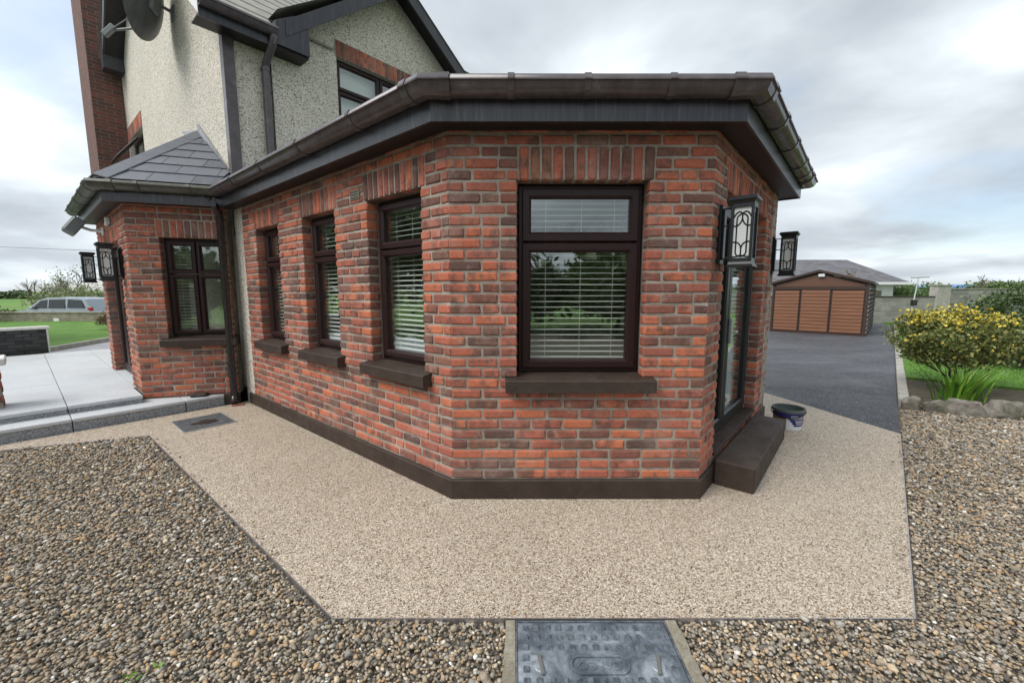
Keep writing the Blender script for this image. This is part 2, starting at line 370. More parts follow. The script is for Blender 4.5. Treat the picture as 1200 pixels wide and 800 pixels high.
# ------------------------------------------------------------------ mesh helpers
class MB:
    def __init__(self): self.v, self.f = [], []
    def add(self, vs, fs):
        o = len(self.v); self.v += [tuple(p) for p in vs]; self.f += [tuple(i + o for i in q) for q in fs]; return self
    def box(self, x0, x1, y0, y1, z0, z1):
        return self.add([(x0, y0, z0), (x1, y0, z0), (x1, y1, z0), (x0, y1, z0), (x0, y0, z1), (x1, y0, z1), (x1, y1, z1), (x0, y1, z1)],
                        [(0, 3, 2, 1), (4, 5, 6, 7), (0, 1, 5, 4), (1, 2, 6, 5), (2, 3, 7, 6), (3, 0, 4, 7)])
    def bbox(self, x0, x1, y0, y1, z0, z1, b):
        """box with chamfered edges (44 triangles)"""
        lo, hi = (x0, y0, z0), (x1, y1, z1)
        idx, vs, fs = {}, [], []
        for sx in (0, 1):
            for sy in (0, 1):
                for sz in (0, 1):
                    s = (sx, sy, sz)
                    for ax in range(3):
                        p = [(hi[k] - b if s[k] else lo[k] + b) for k in range(3)]
                        p[ax] = hi[ax] if s[ax] else lo[ax]
                        idx[(s, ax)] = len(vs); vs.append(tuple(p))
        def nm(q):
            c = [sum(vs[i][k] for i in q) / len(q) for k in range(3)]
            m = [(lo[k] + hi[k]) / 2 for k in range(3)]
            a, bb, cc = (Vector(vs[i]) for i in q[:3])
            n = (bb - a).cross(cc - a)
            return q if n.dot(Vector([c[k] - m[k] for k in range(3)])) > 0 else q[::-1]
        for ax in range(3):
            a2, a3 = (ax + 1) % 3, (ax + 2) % 3
            for s in (0, 1):
                q = []
                for (p, r) in ((0, 0), (1, 0), (1, 1), (0, 1)):
                    k = [0, 0, 0]; k[ax] = s; k[a2] = p; k[a3] = r; q.append(idx[(tuple(k), ax)])
                fs.append(nm(tuple(q)))
            for p in (0, 1):
                for r in (0, 1):
                    k0 = [0, 0, 0]; k0[a2] = p; k0[a3] = r; k1 = list(k0); k1[ax] = 1
                    k0, k1 = tuple(k0), tuple(k1)
                    fs.append(nm((idx[(k0, a2)], idx[(k1, a2)], idx[(k1, a3)], idx[(k0, a3)])))
        for sx in (0, 1):
            for sy in (0, 1):
                for sz in (0, 1):
                    fs.append(nm(tuple(idx[((sx, sy, sz), a)] for a in range(3))))
        return self.add(vs, fs)
    def prism(self, poly, z0, z1):
        n = len(poly)
        area = sum(poly[i][0] * poly[(i + 1) % n][1] - poly[(i + 1) % n][0] * poly[i][1] for i in range(n))
        if area < 0: poly = poly[::-1]
        return self.add([(x, y, z0) for x, y in poly] + [(x, y, z1) for x, y in poly],
                        [tuple(range(n))[::-1], tuple(range(n, 2 * n))] + [(i, (i + 1) % n, n + (i + 1) % n, n + i) for i in range(n)])
    def sheet(self, poly, z):
        n = len(poly)
        area = sum(poly[i][0] * poly[(i + 1) % n][1] - poly[(i + 1) % n][0] * poly[i][1] for i in range(n))
        if area < 0: poly = poly[::-1]
        return self.add([(x, y, z) for x, y in poly], [tuple(range(n))])
    def extrude(self, poly3, vec):
        n = len(poly3); v = Vector(vec)
        a = [Vector(p) for p in poly3]; b = [p + v for p in a]
        return self.add(a + b, [tuple(range(n))[::-1], tuple(range(n, 2 * n))] + [(i, (i + 1) % n, n + (i + 1) % n, n + i) for i in range(n)])
    def tube(self, pts, r, n=8, caps=True):
        pts = [Vector(p) for p in pts]
        rs = r if isinstance(r, (list, tuple)) else [r] * len(pts)
        o = len(self.v); up = Vector((0, 0, 1)); prev = None
        for i, p in enumerate(pts):
            t = (pts[min(i + 1, len(pts) - 1)] - pts[max(i - 1, 0)]).normalized()
            if prev is None:
                a = t.cross(up)
                if a.length < 1e-3: a = t.cross(Vector((1, 0, 0)))
            else: a = prev - t * prev.dot(t)
            a.normalize(); prev = a; b = t.cross(a)
            for k in range(n):
                th = 2 * math.pi * k / n
                self.v.append(tuple(p + (a * math.cos(th) + b * math.sin(th)) * rs[i]))
        for i in range(len(pts) - 1):
            for k in range(n):
                k2 = (k + 1) % n
                self.f.append((o + i * n + k, o + (i + 1) * n + k, o + (i + 1) * n + k2, o + i * n + k2))
        if caps:
            self.f.append(tuple(o + k for k in range(n)))
            m = o + (len(pts) - 1) * n
            self.f.append(tuple(m + k for k in range(n))[::-1])
        return self
    def lathe(self, prof, n=24, c=(0, 0, 0)):
        o = len(self.v)
        for r, z in prof:
            for k in range(n):
                th = 2 * math.pi * k / n
                self.v.append((c[0] + r * math.cos(th), c[1] + r * math.sin(th), c[2] + z))
        for i in range(len(prof) - 1):
            for k in range(n):
                k2 = (k + 1) % n
                self.f.append((o + i * n + k, o + i * n + k2, o + (i + 1) * n + k2, o + (i + 1) * n + k))
        return self
    def sweep(self, path, prof, caps=True, closed_prof=True):
        """profile of (outward offset, z) carried along a plan polyline with mitred corners; outward = right of travel"""
        o = len(self.v); m = len(prof)
        for i, p in enumerate(path):
            p = Vector(p)
            d0 = (p - Vector(path[i - 1])).normalized() if i else None
            d1 = (Vector(path[i + 1]) - p).normalized() if i < len(path) - 1 else None
            d0 = d0 or d1; d1 = d1 or d0
            n0, n1 = Vector((d0.y, -d0.x)), Vector((d1.y, -d1.x))
            mm = (n0 + n1).normalized(); k = 1 / max(0.3, mm.dot(n0))
            for off, z in prof:
                q = p + mm * k * off; self.v.append((q.x, q.y, z))
        for i in range(len(path) - 1):
            for j in range(m if closed_prof else m - 1):
                j2 = (j + 1) % m
                self.f.append((o + i * m + j, o + (i + 1) * m + j, o + (i + 1) * m + j2, o + i * m + j2))
        if caps and closed_prof:
            self.f.append(tuple(o + j for j in range(m)))
            q = o + (len(path) - 1) * m
            self.f.append(tuple(q + j for j in range(m))[::-1])
        return self
    def xform(self, M):
        self.v = [tuple(M @ Vector(p)) for p in self.v]; return self
    def mesh(self, name, mat, smooth=False):
        me = bpy.data.meshes.new(name); me.from_pydata(self.v, [], self.f); me.update()
        if mat: me.materials.append(MATS[mat])
        if smooth:
            me.polygons.foreach_set('use_smooth', [True] * len(me.polygons))
            try: me.set_sharp_from_angle(angle=R(40))
            except Exception: pass
        return me
    def build(self, name, mat, parent=None, smooth=False, loc=None, rot=None):
        o = bpy.data.objects.new(name, self.mesh(name, mat, smooth)); COL.objects.link(o)
        if parent is not None: o.parent = parent
        if loc is not None: o.location = loc
        if rot is not None: o.rotation_euler = (0, 0, rot)
        return o

def tag(o, label=None, cat=None, group=None, kind=None):
    if label: o['label'] = label
    if cat: o['category'] = cat
    if group: o['group'] = group
    if kind: o['kind'] = kind
    return o
def empty(name, loc, rz=0):
    o = bpy.data.objects.new(name, None); COL.objects.link(o); o.location = loc; o.rotation_euler = (0, 0, rz)
    o.empty_display_size = 0.1
    return o
def link(name, me, parent=None, loc=(0, 0, 0), rz=0, scale=(1, 1, 1)):
    o = bpy.data.objects.new(name, me); COL.objects.link(o); o.parent = parent; o.location = loc; o.rotation_euler = (0, 0, rz); o.scale = scale
    return o
def world_part(mb, name, mat, thing, smooth=False):
    """mesh given in world coordinates, hung under a thing that is an unrotated Empty"""
    o = mb.build(name, mat, thing, smooth); o.location = -Vector(thing.location); return o
def copy_tree(o, parent=None):
    c = o.copy(); COL.objects.link(c); c.parent = parent
    for ch in list(o.children): copy_tree(ch, c)
    return c
def text_mesh(txt, size, extrude):
    cu = bpy.data.curves.new('lettering', 'FONT'); cu.body = txt; cu.size = size; cu.extrude = extrude
    cu.align_x = 'CENTER'; cu.align_y = 'CENTER'; cu.resolution_u = 3
    ob = bpy.data.objects.new('lettering', cu); COL.objects.link(ob)
    dg = bpy.context.evaluated_depsgraph_get(); ev = ob.evaluated_get(dg)
    me = bpy.data.meshes.new_from_object(ev); me.name = 'lettering'
    bpy.data.objects.remove(ob); bpy.data.curves.remove(cu)
    return me

# ------------------------------------------------------------------ plan of the place (metres, camera stands at 0,0)
TH = R(40.1)
DR = Vector((math.sin(TH), math.cos(TH)))          # along the house front, away to the right
DL = Vector((-math.cos(TH), math.sin(TH)))         # along the house end, away to the left
PA = Vector((-0.425, 2.836)); PB = Vector((1.34, 2.836))
L_LEFT = 3.85
P0 = PA + DL * L_LEFT
L_RIGHT = 2.5
PE = PB + DR * L_RIGHT
HK = Vector((-3.55, 5.55))                          # house corner
PF = PE + DL * ((HK - PE).dot(DL))                  # where the sun room's hidden side meets the house
Z0, PITCH = 0.142, 0.0735
def course(k): return Z0 + PITCH * k
ANG = lambda d: math.atan2(d.y, d.x)

# ------------------------------------------------------------------ walls of brick
BRICK_L, JOINT, BRICK_D = 0.2135, 0.0115, 0.10
def brick_variants(mat, n=6, size=(BRICK_L, BRICK_D, PITCH - JOINT)):
    out = []
    for i in range(n):
        mb = MB().bbox(-size[0] / 2, size[0] / 2, 0, size[1], -size[2] / 2, size[2] / 2, 0.0105)
        rr = random.Random(i)
        mb.v = [(x + rr.uniform(-.0032, .0032), y + rr.uniform(-.0022, .0022) * (y < 0.05), z + rr.uniform(-.0028, .0028)) for x, y, z in mb.v]
        out.append(mb.mesh('brick', mat))
    return out
BRICKS = brick_variants('brick')
TEMPLATES = [(np.array([v.co[:] for v in m.vertices]), [tuple(p.vertices) for p in m.polygons]) for m in BRICKS]
SOLDIERS = brick_variants('brick', 4, (PITCH - JOINT + 0.002, BRICK_D, 3 * PITCH - JOINT))
SOLDIER_T = [(np.array([v.co[:] for v in m.vertices]), [tuple(p.vertices) for p in m.polygons]) for m in SOLDIERS]

def lay(L, k0, k1, openings, rng, end_cut=(0, 0)):
    """stretcher bond: (s, z, length, soldier) of every brick; openings are (s0, s1, zb, zt, soldier s0, soldier s1)"""
    out = []
    for k in range(k0, k1):
        zb, zt = course(k), course(k + 1); zc = (zb + zt) / 2
        blocked = []
        for (a, b, ob, ot, sa, sb) in openings:
            if ob < zc < ot: blocked.append((a, b))
            elif sb > sa and ot < zc < ot + 3 * PITCH: blocked.append((sa, sb))
        blocked.sort()
        segs, cur = [], 0.0
        for a, b in blocked:
            if a - cur > 0.02: segs.append((cur, a))
            cur = b
        if L - cur > 0.02: segs.append((cur, L))
        for (a, b) in segs:
            x = a + (JOINT / 2 if a > 0 else 0); end = b - (JOINT / 2 if b < L else 0)
            first = BRICK_L if (k % 2 == 0) else 0.1025
            if rng.random() < 0.12: first = 0.157
            ln = first
            while x < end - 0.012:
                rem = end - x
                l = min(ln, rem)
                if rem - l < 0.055 + JOINT and rem > l: l = rem if rem < 0.225 else (rem - JOINT) / 2
                out.append((x + l / 2, zc, l, False)); x += l + JOINT; ln = BRICK_L + rng.uniform(-.004, .004)
                if rng.random() < 0.05: ln = 0.1025
    for (a, b, ob, ot, sa, sb) in openings:
        n = int(round((sb - sa) / PITCH))
        if n <= 0: continue
        w = (sb - sa) / n
        for i in range(n): out.append((sa + w * (i + .5), ot + 1.5 * PITCH, w - JOINT, True))
    return out

def brick_wall(thing, origin, d, L, k0, k1, ztop, openings, n_single, rng, score=None, thick=0.28, keep=None):
    """mortar core as the part 'wall', bricks on its face: n_single as parts, the rest joined"""
    core = MB()
    xs = sorted({0.0, L} | {min(max(v, 0), L) for o in openings for v in (o[0] - .012, o[1] + .012)})
    zs = sorted({course(k0) - 0.02, ztop} | {v for o in openings for v in (o[2], o[3] + .010)})
    for i in range(len(xs) - 1):
        zrun = None
        for j in range(len(zs) - 1):
            cx, cz = (xs[i] + xs[i + 1]) / 2, (zs[j] + zs[j + 1]) / 2
            hole = any(o[0] - .011 < cx < o[1] + .011 and o[2] < cz < o[3] + .009 for o in openings)
            if hole:
                if zrun is not None: core.box(xs[i], xs[i + 1], 0.0085, thick, zrun, zs[j]); zrun = None
            elif zrun is None: zrun = zs[j]
        if zrun is not None: core.box(xs[i], xs[i + 1], 0.0085, thick, zrun, zs[-1])
    loc = Vector((origin.x, origin.y, 0)) - Vector(thing.location)
    wall = core.build('wall', 'mortar', thing, loc=loc, rot=ANG(d))
    bricks = lay(L, k0, k1, openings, rng)
    if keep: bricks = [b for b in bricks if keep(b)]
    if score: bricks.sort(key=score)
    mv, mf = [], []; off = 0
    for i, (s, z, l, sol) in enumerate(bricks):
        y = rng.uniform(-.0025, .0025); j = rng.randrange(6 if not sol else 4)
        tilt = rng.uniform(-.006, .006)
        base = (PITCH - JOINT + .002) if sol else BRICK_L
        if i < n_single:
            o = link('brick', (SOLDIERS if sol else BRICKS)[j], wall, (s, y, z), 0, (l / base, 1, 1))
            o.rotation_euler = (0, tilt, 0)
        else:
            V, F = (SOLDIER_T if sol else TEMPLATES)[j]
            P = V * np.array([l / base, 1, 1]); P = np.stack([P[:, 0] + s, P[:, 1] + y, P[:, 2] + P[:, 0] * tilt + z], 1)
            mv.append(P); mf += [tuple(q + off for q in f) for f in F]; off += len(P)
    if mv:
        me = bpy.data.meshes.new('bricks'); me.from_pydata(np.concatenate(mv).tolist(), [], mf); me.update(); me.materials.append(MATS['brick_many'])
        o = link('bricks', me, wall); o['kind'] = 'stuff'
    return wall, len(bricks)

# ------------------------------------------------------------------ windows
def ring(mb, x0, x1, z0, z1, w, yf, yb, ch=0.012):
    """picture frame: flat face of width w at depth yf, chamfered inner edge"""
    o = [(x0, z0), (x1, z0), (x1, z1), (x0, z1)]
    i = [(x0 + w - ch, z0 + w - ch), (x1 - w + ch, z0 + w - ch), (x1 - w + ch, z1 - w + ch), (x0 + w - ch, z1 - w + ch)]
    c = [(x0 + w, z0 + w), (x1 - w, z0 + w), (x1 - w, z1 - w), (x0 + w, z1 - w)]
    e = 0.006
    ob = [(x0 - 0, z0 - 0), (x1, z0), (x1, z1), (x0, z1)]
    oe = [(x0 + e, z0 + e), (x1 - e, z0 + e), (x1 - e, z1 - e), (x0 + e, z1 - e)]
    vs = [(x, yb, z) for x, z in ob] + [(x, yf + e, z) for x, z in o] + [(x, yf, z) for x, z in oe] + [(x, yf, z) for x, z in i] + [(x, yf + ch, z) for x, z in c] + [(x, yb, z) for x, z in c]
    fs = []
    for r in range(5):
        for k in range(4):
            k2 = (k + 1) % 4
            fs.append((r * 4 + k, (r + 1) * 4 + k, (r + 1) * 4 + k2, r * 4 + k2)[::-1])
    for k in range(4):
        k2 = (k + 1) % 4
        fs.append((20 + k, k, k2, 20 + k2)[::-1])
    mb.add(vs, fs)

def window(thing, origin, d, s0, s1, zb, zt, lights, recess=0.085, sill=True, sash_w=0.062, mat='rosewood', sill_ext=0.085):
    """lights: list of (x0,x1,z0,z1) fractions replaced by absolute rectangles of each sash"""
    loc = Vector((origin.x, origin.y, 0)) - Vector(thing.location)
    fr = MB(); ring(fr, s0 + .004, s1 - .004, zb, zt - .004, 0.042, recess + .02, recess + .09, 0.008)
    win = fr.build('window', mat, thing, loc=loc, rot=ANG(d))
    for (a, b, c, e) in lights:
        m = MB(); ring(m, a, b, c, e, sash_w, recess, recess + .06, 0.016)
        s = m.build('sash', mat, win)
        p = MB().box(a + sash_w - .006, b - sash_w + .006, recess + .030, recess + .036, c + sash_w - .006, e - sash_w + .006)
        p.build('pane', 'glass', win)
    if sill:
        m = MB()
        x0, x1 = s0 - sill_ext, s1 + sill_ext
        prof = [(-.075, .788), (-.075, .868), (-.068, .876), (recess + .03, .902), (recess + .03, .788)]
        vs = [(x0, y, z) for y, z in prof] + [(x1, y, z) for y, z in prof]
        n = len(prof)
        m.add(vs, [tuple(range(n)), tuple(range(n, 2 * n))[::-1]] + [(i, n + i, n + (i + 1) % n, (i + 1) % n) for i in range(n)])
        m.build('sill', 'plinth_paint', win)
    return win

def blind(label, origin, d, s0, s1, zb, zt, depth, pitch=0.0405, tilt=8, skip=(), group='white venetian blinds in the brick rooms'):
    """thing: head rail, slats one by one, cords"""
    base = origin + d * ((s0 + s1) / 2)
    t = empty('venetian_blind', (base.x, base.y, zb), ANG(d))
    w = s1 - s0; n = Vector((-d.y, d.x))
    off = depth
    MB().box(-w / 2, w / 2, off - .025, off + .025, zt - zb - .04, zt - zb).build('head_rail', 'blind', t)
    k = 0; z = zt - zb - .075; me = None
    while z > 0.02:
        if me is None:
            m = MB(); hw = .023; prof = [(-hw, -.003), (-hw * .4, .0), (hw * .4, .0), (hw, -.003)]
            vs = [(x, y, zz + dz) for x in (-w / 2, w / 2) for dz in (0, .0022) for y, zz in prof]
            fs = []
            for j in range(3):
                fs += [(j, j + 1, 8 + j + 1, 8 + j)[::-1], (4 + j, 4 + j + 1, 12 + j + 1, 12 + j)]
            fs += [(0, 8, 12, 4), (3, 7, 15, 11), (0, 4, 5, 1), (1, 5, 6, 2), (2, 6, 7, 3), (8, 9, 13, 12), (9, 10, 14, 13), (10, 11, 15, 14)]
            m.add(vs, fs); me = m.mesh('slat', 'blind')
        o = link('slat', me, t, (0, off, z)); o.rotation_euler = (R(tilt + random.uniform(-2.5, 2.5)), R(random.uniform(-.25, .25)), 0)
        z -= pitch
    MB().box(-w / 2, w / 2, off - .022, off + .022, 0.0, .014).build('bottom_rail', 'blind', t)
    for x in (-w * .33, 0.02, w * .36):
        MB().tube([(x, off - .026, 0.01), (x, off - .026, zt - zb - .02)], .0016, 5).build('cord', 'blind', t)
    tag(t, label, 'blind', group)
    return t

# ------------------------------------------------------------------ ground
def smooth(a, b, x):
    t = np.clip((x - a) / (b - a), 0, 1); return t * t * (3 - 2 * t)
def terrain_z(x, y):
    return -0.07 - 0.72 * smooth(20.2, 26, y)
def build_ground():
    ax = np.concatenate([np.linspace(-1800, -120, 8), np.linspace(-90, -36, 7), np.linspace(-34, 40, 38), np.linspace(50, 100, 6), np.linspace(150, 1800, 8)])
    ay = np.concatenate([np.linspace(-400, -40, 6), np.linspace(-30, 18, 17), np.linspace(19, 30, 12), np.linspace(35, 100, 8), np.linspace(150, 2600, 9)])
    m = MB(); nx = len(ax)
    for y in ay:
        for x in ax: m.v.append((x, y, float(terrain_z(x, y))))
    for j in range(len(ay) - 1):
        for i in range(nx - 1): m.f.append((j * nx + i, j * nx + i + 1, (j + 1) * nx + i + 1, (j + 1) * nx + i))
    tag(m.build('ground', 'field', smooth=True), kind='structure')

GB_FRONT = 1.726
PATH = [(-0.817, GB_FRONT), (1.837, GB_FRONT), (4.062, 4.191), (3.72, 5.95), (PF.x + .6, PF.y - .2), (PF.x, PF.y), (HK.x, HK.y + .05), (-3.66, 5.36), (-4.62, 4.27), (-5.35, 3.42), (-4.862, 3.70), (-3.749, 4.139)]
PATH_FRONT = [(-4.862, 3.70), (-3.749, 4.139), (-0.817, GB_FRONT), (1.837, GB_FRONT), (4.062, 4.191)]
def build_paving():
    p = tag(MB().prism(PATH, -0.06, 0.0).build('path', 'resin'), kind='structure')
    m = MB(); m.sweep(PATH_FRONT, [(0.0, -0.05), (0.004, -0.05), (0.004, 0.002), (-0.001, 0.002), (-0.001, -.001), (0.0, -.001)])
    m.build('edging_strip', 'trim_alu', p)
    # gravel bed under the loose stones
    tag(MB().sheet([(-14, -9), (14, -9), (14, 3.0), (9, 4.2), (6.2, 4.75), (5.0, 5.3), (4.06, 4.2), (1.84, 1.73), (-.82, 1.73), (-3.75, 4.14), (-4.86, 3.70), (-9, 1.9), (-14, 0)], -0.034).build('gravel_bed', 'gravel_bed'), kind='structure')
    # driveway
    d = [(4.064, 4.195), (5.18, 5.44), (17.0, 18.45), (17.0, 19.3), (5, 19.3), (2.0, 9.0), (PF.x + .62, PF.y - .18), (3.722, 5.952)]
    tag(MB().prism(d, -0.065, -0.006).build('driveway', 'tarmac'), kind='structure')
    # kerb of concrete edging pieces along the driveway
    a, b = Vector((5.20, 5.45)), Vector((17.05, 18.5)); dd = (b - a).normalized(); n = Vector((dd.y, -dd.x)); Lk = (b - a).length
    k = empty('kerb', (a.x, a.y, 0)); k['kind'] = 'structure'
    s = 0; i = 0
    me = MB().bbox(0, .905, -0.115, 0.0, -0.1, 0.055, 0.012).mesh('kerb_stone', 'concrete')
    while s < Lk - .3:
        q = dd * s
        link('kerb_stone', me, k, (q.x, q.y, random.uniform(-.004, .004)), ANG(dd)); s += .915; i += 1
    # lawns
    lawn = [(6.62, 6.86), (7.14, 6.42), (7.6, 6.02), (12, 4.6), (30, 4.6), (30, 19.3), (17.3, 19.3), (17.15, 18.5)]
    o = MB().prism(lawn, -0.06, 0.05).build('lawn', 'grass'); tag(o, kind='structure')
    bed = [(5.32, 5.45), (6.4, 6.65), (6.62, 6.86), (7.14, 6.42), (7.6, 6.02), (9.5, 5.4), (9.5, 4.4), (6.35, 4.62), (5.62, 4.85), (5.1, 5.22)]
    tag(MB().prism(bed, -0.06, 0.012).build('flower_bed', 'soil'), kind='structure')
    lawn2 = [(-9.6, 15.1), (-12.7, 14.2), (-20, 12.0), (-45, 8), (-50, 20.6), (-2, 20.6), (-2, 15.6)]
    tag(MB().prism(lawn2, -0.07, 0.0).build('lawn', 'grass'), kind='structure')
    tag(MB().prism([(-10.0, 9.3), (-11.0, 8.6), (-12.6, 14.1), (-9.5, 15.0), (-2, 15.4), (-2, 10.2), (-7.6, 10.9)], -0.065, -0.004).build('back_drive', 'stone_path_far'), kind='structure')
    tag(MB().prism([(-12.9, 14.12), (-9.6, 15.02), (-2, 15.5), (-2, 15.62), (-9.6, 15.14), (-12.95, 14.24)], -0.06, .06).build('back_kerb', 'concrete_old'), kind='structure')
    tag(MB().prism([(-11.05, 8.75), (-10.95, 8.68), (-12.35, 13.6), (-12.5, 13.6)], -0.06, .11).build('side_kerb', 'concrete'), kind='structure')
    tag(MB().prism([(-11.1, 8.6), (-20, 6.5), (-24, 11), (-12.6, 13.6)], -0.06, .06).build('side_lawn', 'grass'), kind='structure')
    tag(MB().prism([(-90, 21.9), (40, 21.9), (40, 26.5), (-90, 26.5)], -0.9, -0.55).build('road', 'stone_path_far'), kind='structure')

def inside(poly, P):
    x, y = P[:, 0], P[:, 1]; c = np.zeros(len(P), bool); n = len(poly); j = n - 1
    for i in range(n):
        xi, yi = poly[i]; xj, yj = poly[j]
        if yi != yj:
            c ^= ((yi > y) != (yj > y)) & (x < (xj - xi) * (y - yi) / (yj - yi) + xi)
        j = i
    return c

def scatter_gravel():
    t = (1 + 5 ** .5) / 2
    V = np.array([(-1, t, 0), (1, t, 0), (-1, -t, 0), (1, -t, 0), (0, -1, t), (0, 1, t), (0, -1, -t), (0, 1, -t), (t, 0, -1), (t, 0, 1), (-t, 0, -1), (-t, 0, 1)], float)
    V /= np.linalg.norm(V[0])
    F = np.array([(0, 11, 5), (0, 5, 1), (0, 1, 7), (0, 7, 10), (0, 10, 11), (1, 5, 9), (5, 11, 4), (11, 10, 2), (10, 7, 6), (7, 1, 8), (3, 9, 4), (3, 4, 2), (3, 2, 6), (3, 6, 8), (3, 8, 9), (4, 9, 5), (2, 4, 11), (6, 2, 10), (8, 6, 7), (9, 8, 1)])
    left = [(-0.83, 1.72), (-3.75, 4.125), (-4.862, 3.69), (-5.9, 3.25), (-3.9, 1.25), (-.9, 1.0), (1.9, 1.0), (3.9, 1.55), (6.5, 3.9), (6.3, 4.62), (5.6, 4.85), (5.05, 5.25), (4.075, 4.185), (1.85, 1.715)]
    hole = [(-0.03, 1.0), (-0.03, 1.72), (0.735, 1.72), (0.735, 1.0)]
    pts = []
    for (y0, y1, sp) in ((1.0, 2.6, .0140), (2.6, 3.8, .0165), (3.8, 5.4, .020)):
        X, Y = np.meshgrid(np.arange(-6, 7, sp), np.arange(y0, y1, sp * .9))
        P = np.stack([X.ravel(), Y.ravel()], 1) + RNG.uniform(-.5, .5, (X.size, 2)) * sp
        ok = inside(left, P) & ~inside(hole, P) & (np.abs(P[:, 0]) < 1.42 * P[:, 1] + .35)
        P = P[ok]; pts.append(np.concatenate([P, np.full((len(P), 1), sp)], 1))
    sp = []
    for (a, b_) in zip(PATH_FRONT[:-1], PATH_FRONT[1:]):
        a, b_ = np.array(a), np.array(b_); d = b_ - a; nn = np.array((-d[1], d[0])) / np.linalg.norm(d); k = int(14 * np.linalg.norm(d))
        sp.append(a + RNG.random((k, 1)) * d + nn * (RNG.exponential(.022, (k, 1)) + .006))
    sp = np.concatenate(sp); spill = len(sp); pts.append(np.concatenate([sp, np.full((len(sp), 1), .0115)], 1))
    P = np.concatenate(pts); n = len(P)
    big = RNG.random(n) < .10
    r = P[:, 2] * np.exp(RNG.normal(-.52, .24, n)) * np.where(big, 1.35, 1.0)
    S = np.stack([r * RNG.uniform(.85, 1.35, n), r * RNG.uniform(.65, 1.0, n), r * RNG.uniform(.40, .75, n)], 1)
    J = V[None] * S[:, None, :] * RNG.uniform(.70, 1.30, (n, 12, 1))
    # tumble each stone a little, then turn it
    a = RNG.normal(0, .45, n); ca, sa = np.cos(a)[:, None], np.sin(a)[:, None]
    y2 = J[:, :, 1] * ca - J[:, :, 2] * sa; z2 = J[:, :, 1] * sa + J[:, :, 2] * ca
    b = RNG.uniform(0, 6.283, n); cb, sb = np.cos(b)[:, None], np.sin(b)[:, None]
    x3 = J[:, :, 0] * cb - y2 * sb; y3 = J[:, :, 0] * sb + y2 * cb
    zc = -0.016 + RNG.uniform(-.010, .012, n) + .010 * np.sin(P[:, 0] * 2.3 + 1) * np.sin(P[:, 1] * 2.9) + np.where(big, .006, 0)
    zc[-spill:] = .0045; big[-spill:] = False
    W = np.stack([x3 + P[:, 0:1], y3 + P[:, 1:2], z2 + zc[:, None]], 2).reshape(-1, 3)
    FF = (F[None] + (np.arange(n) * 12)[:, None, None]).reshape(-1, 3)
    me = bpy.data.meshes.new('gravel'); me.vertices.add(len(W)); me.vertices.foreach_set('co', W.ravel())
    me.loops.add(len(FF) * 3); me.loops.foreach_set('vertex_index', FF.ravel().astype(np.int32))
    me.polygons.add(len(FF)); me.polygons.foreach_set('loop_start', np.arange(0, len(FF) * 3, 3, dtype=np.int32))
    me.polygons.foreach_set('loop_total', np.full(len(FF), 3, np.int32))
    me.update(); me.validate(); me.materials.append(MATS['gravel'])
    o = bpy.data.objects.new('gravel', me); COL.objects.link(o)
    tag(o, 'loose grey, tan and brown gravel spread round the resin path', 'gravel', kind='stuff')
    print('gravel stones', n)
build_ground(); build_paving()

# ------------------------------------------------------------------ eaves shared by the two brick rooms
GUT_IN = [(.186, 2.702), (.190, 2.655), (.205, 2.632), (.232, 2.618), (.262, 2.620), (.288, 2.640), (.300, 2.665), (.301, 2.704), (.309, 2.706)]
def gutter_profile(grow=0.0):
    outer = [(.183 - grow * .2, 2.704), (.184, 2.640), (.190, 2.624 - grow), (.222, 2.612 - grow), (.258, 2.618 - grow), (.284 + grow, 2.636 - grow), (.297 + grow, 2.656), (.304 + grow, 2.674), (.318 + grow, 2.676), (.319 + grow, 2.684), (.304 + grow, 2.711 + grow * .6)]
    inner = [(.297, 2.711 + grow * .6), (.292, 2.668), (.278, 2.640), (.256, 2.625), (.224, 2.620), (.196, 2.630), (.189, 2.660), (.190, 2.704)]
    return outer + inner
def along(path, frac_seg, dist):
    a, b = Vector(path[frac_seg]), Vector(path[frac_seg + 1]); d = (b - a).normalized(); return a + d * dist, d
def eaves(thing, path, clips, corners, gut_mat='gutter_brown', soff=0.165):
    path = [tuple(p) for p in path]
    world_part(MB().sweep(path, [(-.02, 2.512), (soff, 2.512), (soff, 2.526), (-.02, 2.526)]), 'soffit', 'soffit', thing)
    world_part(MB().sweep(path, [(soff, 2.500), (soff + .018, 2.500), (soff + .018, 2.70), (soff, 2.70)]), 'fascia', 'fascia', thing)
    gut = world_part(MB().sweep(path, gutter_profile()), 'gutter', gut_mat, thing, True)
    for (seg, dist) in clips:
        p, d = along(path, seg, dist)
        m = MB().sweep([tuple(p - d * .019), tuple(p + d * .019)], gutter_profile(.006)); m.build('gutter_clip', gut_mat, gut)
    for c in corners:
        p = Vector(path[c]); d0 = (p - Vector(path[c - 1])).normalized(); d1 = (Vector(path[c + 1]) - p).normalized()
        m = MB().sweep([tuple(p - d0 * .02), tuple(p), tuple(p + d1 * .02)], gutter_profile(.004)); m.build('gutter_angle', gut_mat, gut)
        for q, d in ((p - d0 * .035, d0), (p + d1 * .035, d1)):
            m = MB().sweep([tuple(q - d * .03), tuple(q + d * .03)], gutter_profile(.009)); m.build('gutter_clip', gut_mat, gut)
    return gut

def plinth(thing, path, z0=-.05, z1=.142, name='plinth'):
    world_part(MB().sweep(path, [(-.05, z0), (.018, z0), (.018, z1 - .008), (.010, z1), (-.05, z1)]), name, 'plinth_paint', thing)

# ------------------------------------------------------------------ sun room
rng = random.Random(11)
SR = empty('sun_room', (PA.x + .5, PA.y + 1.0, 0))
tag(SR, 'single storey red brick sun room with angled corner, dark windows and wide brown gutter', 'building')
HEAD = course(28)
DF = Vector((1, 0)); DLN = -DL
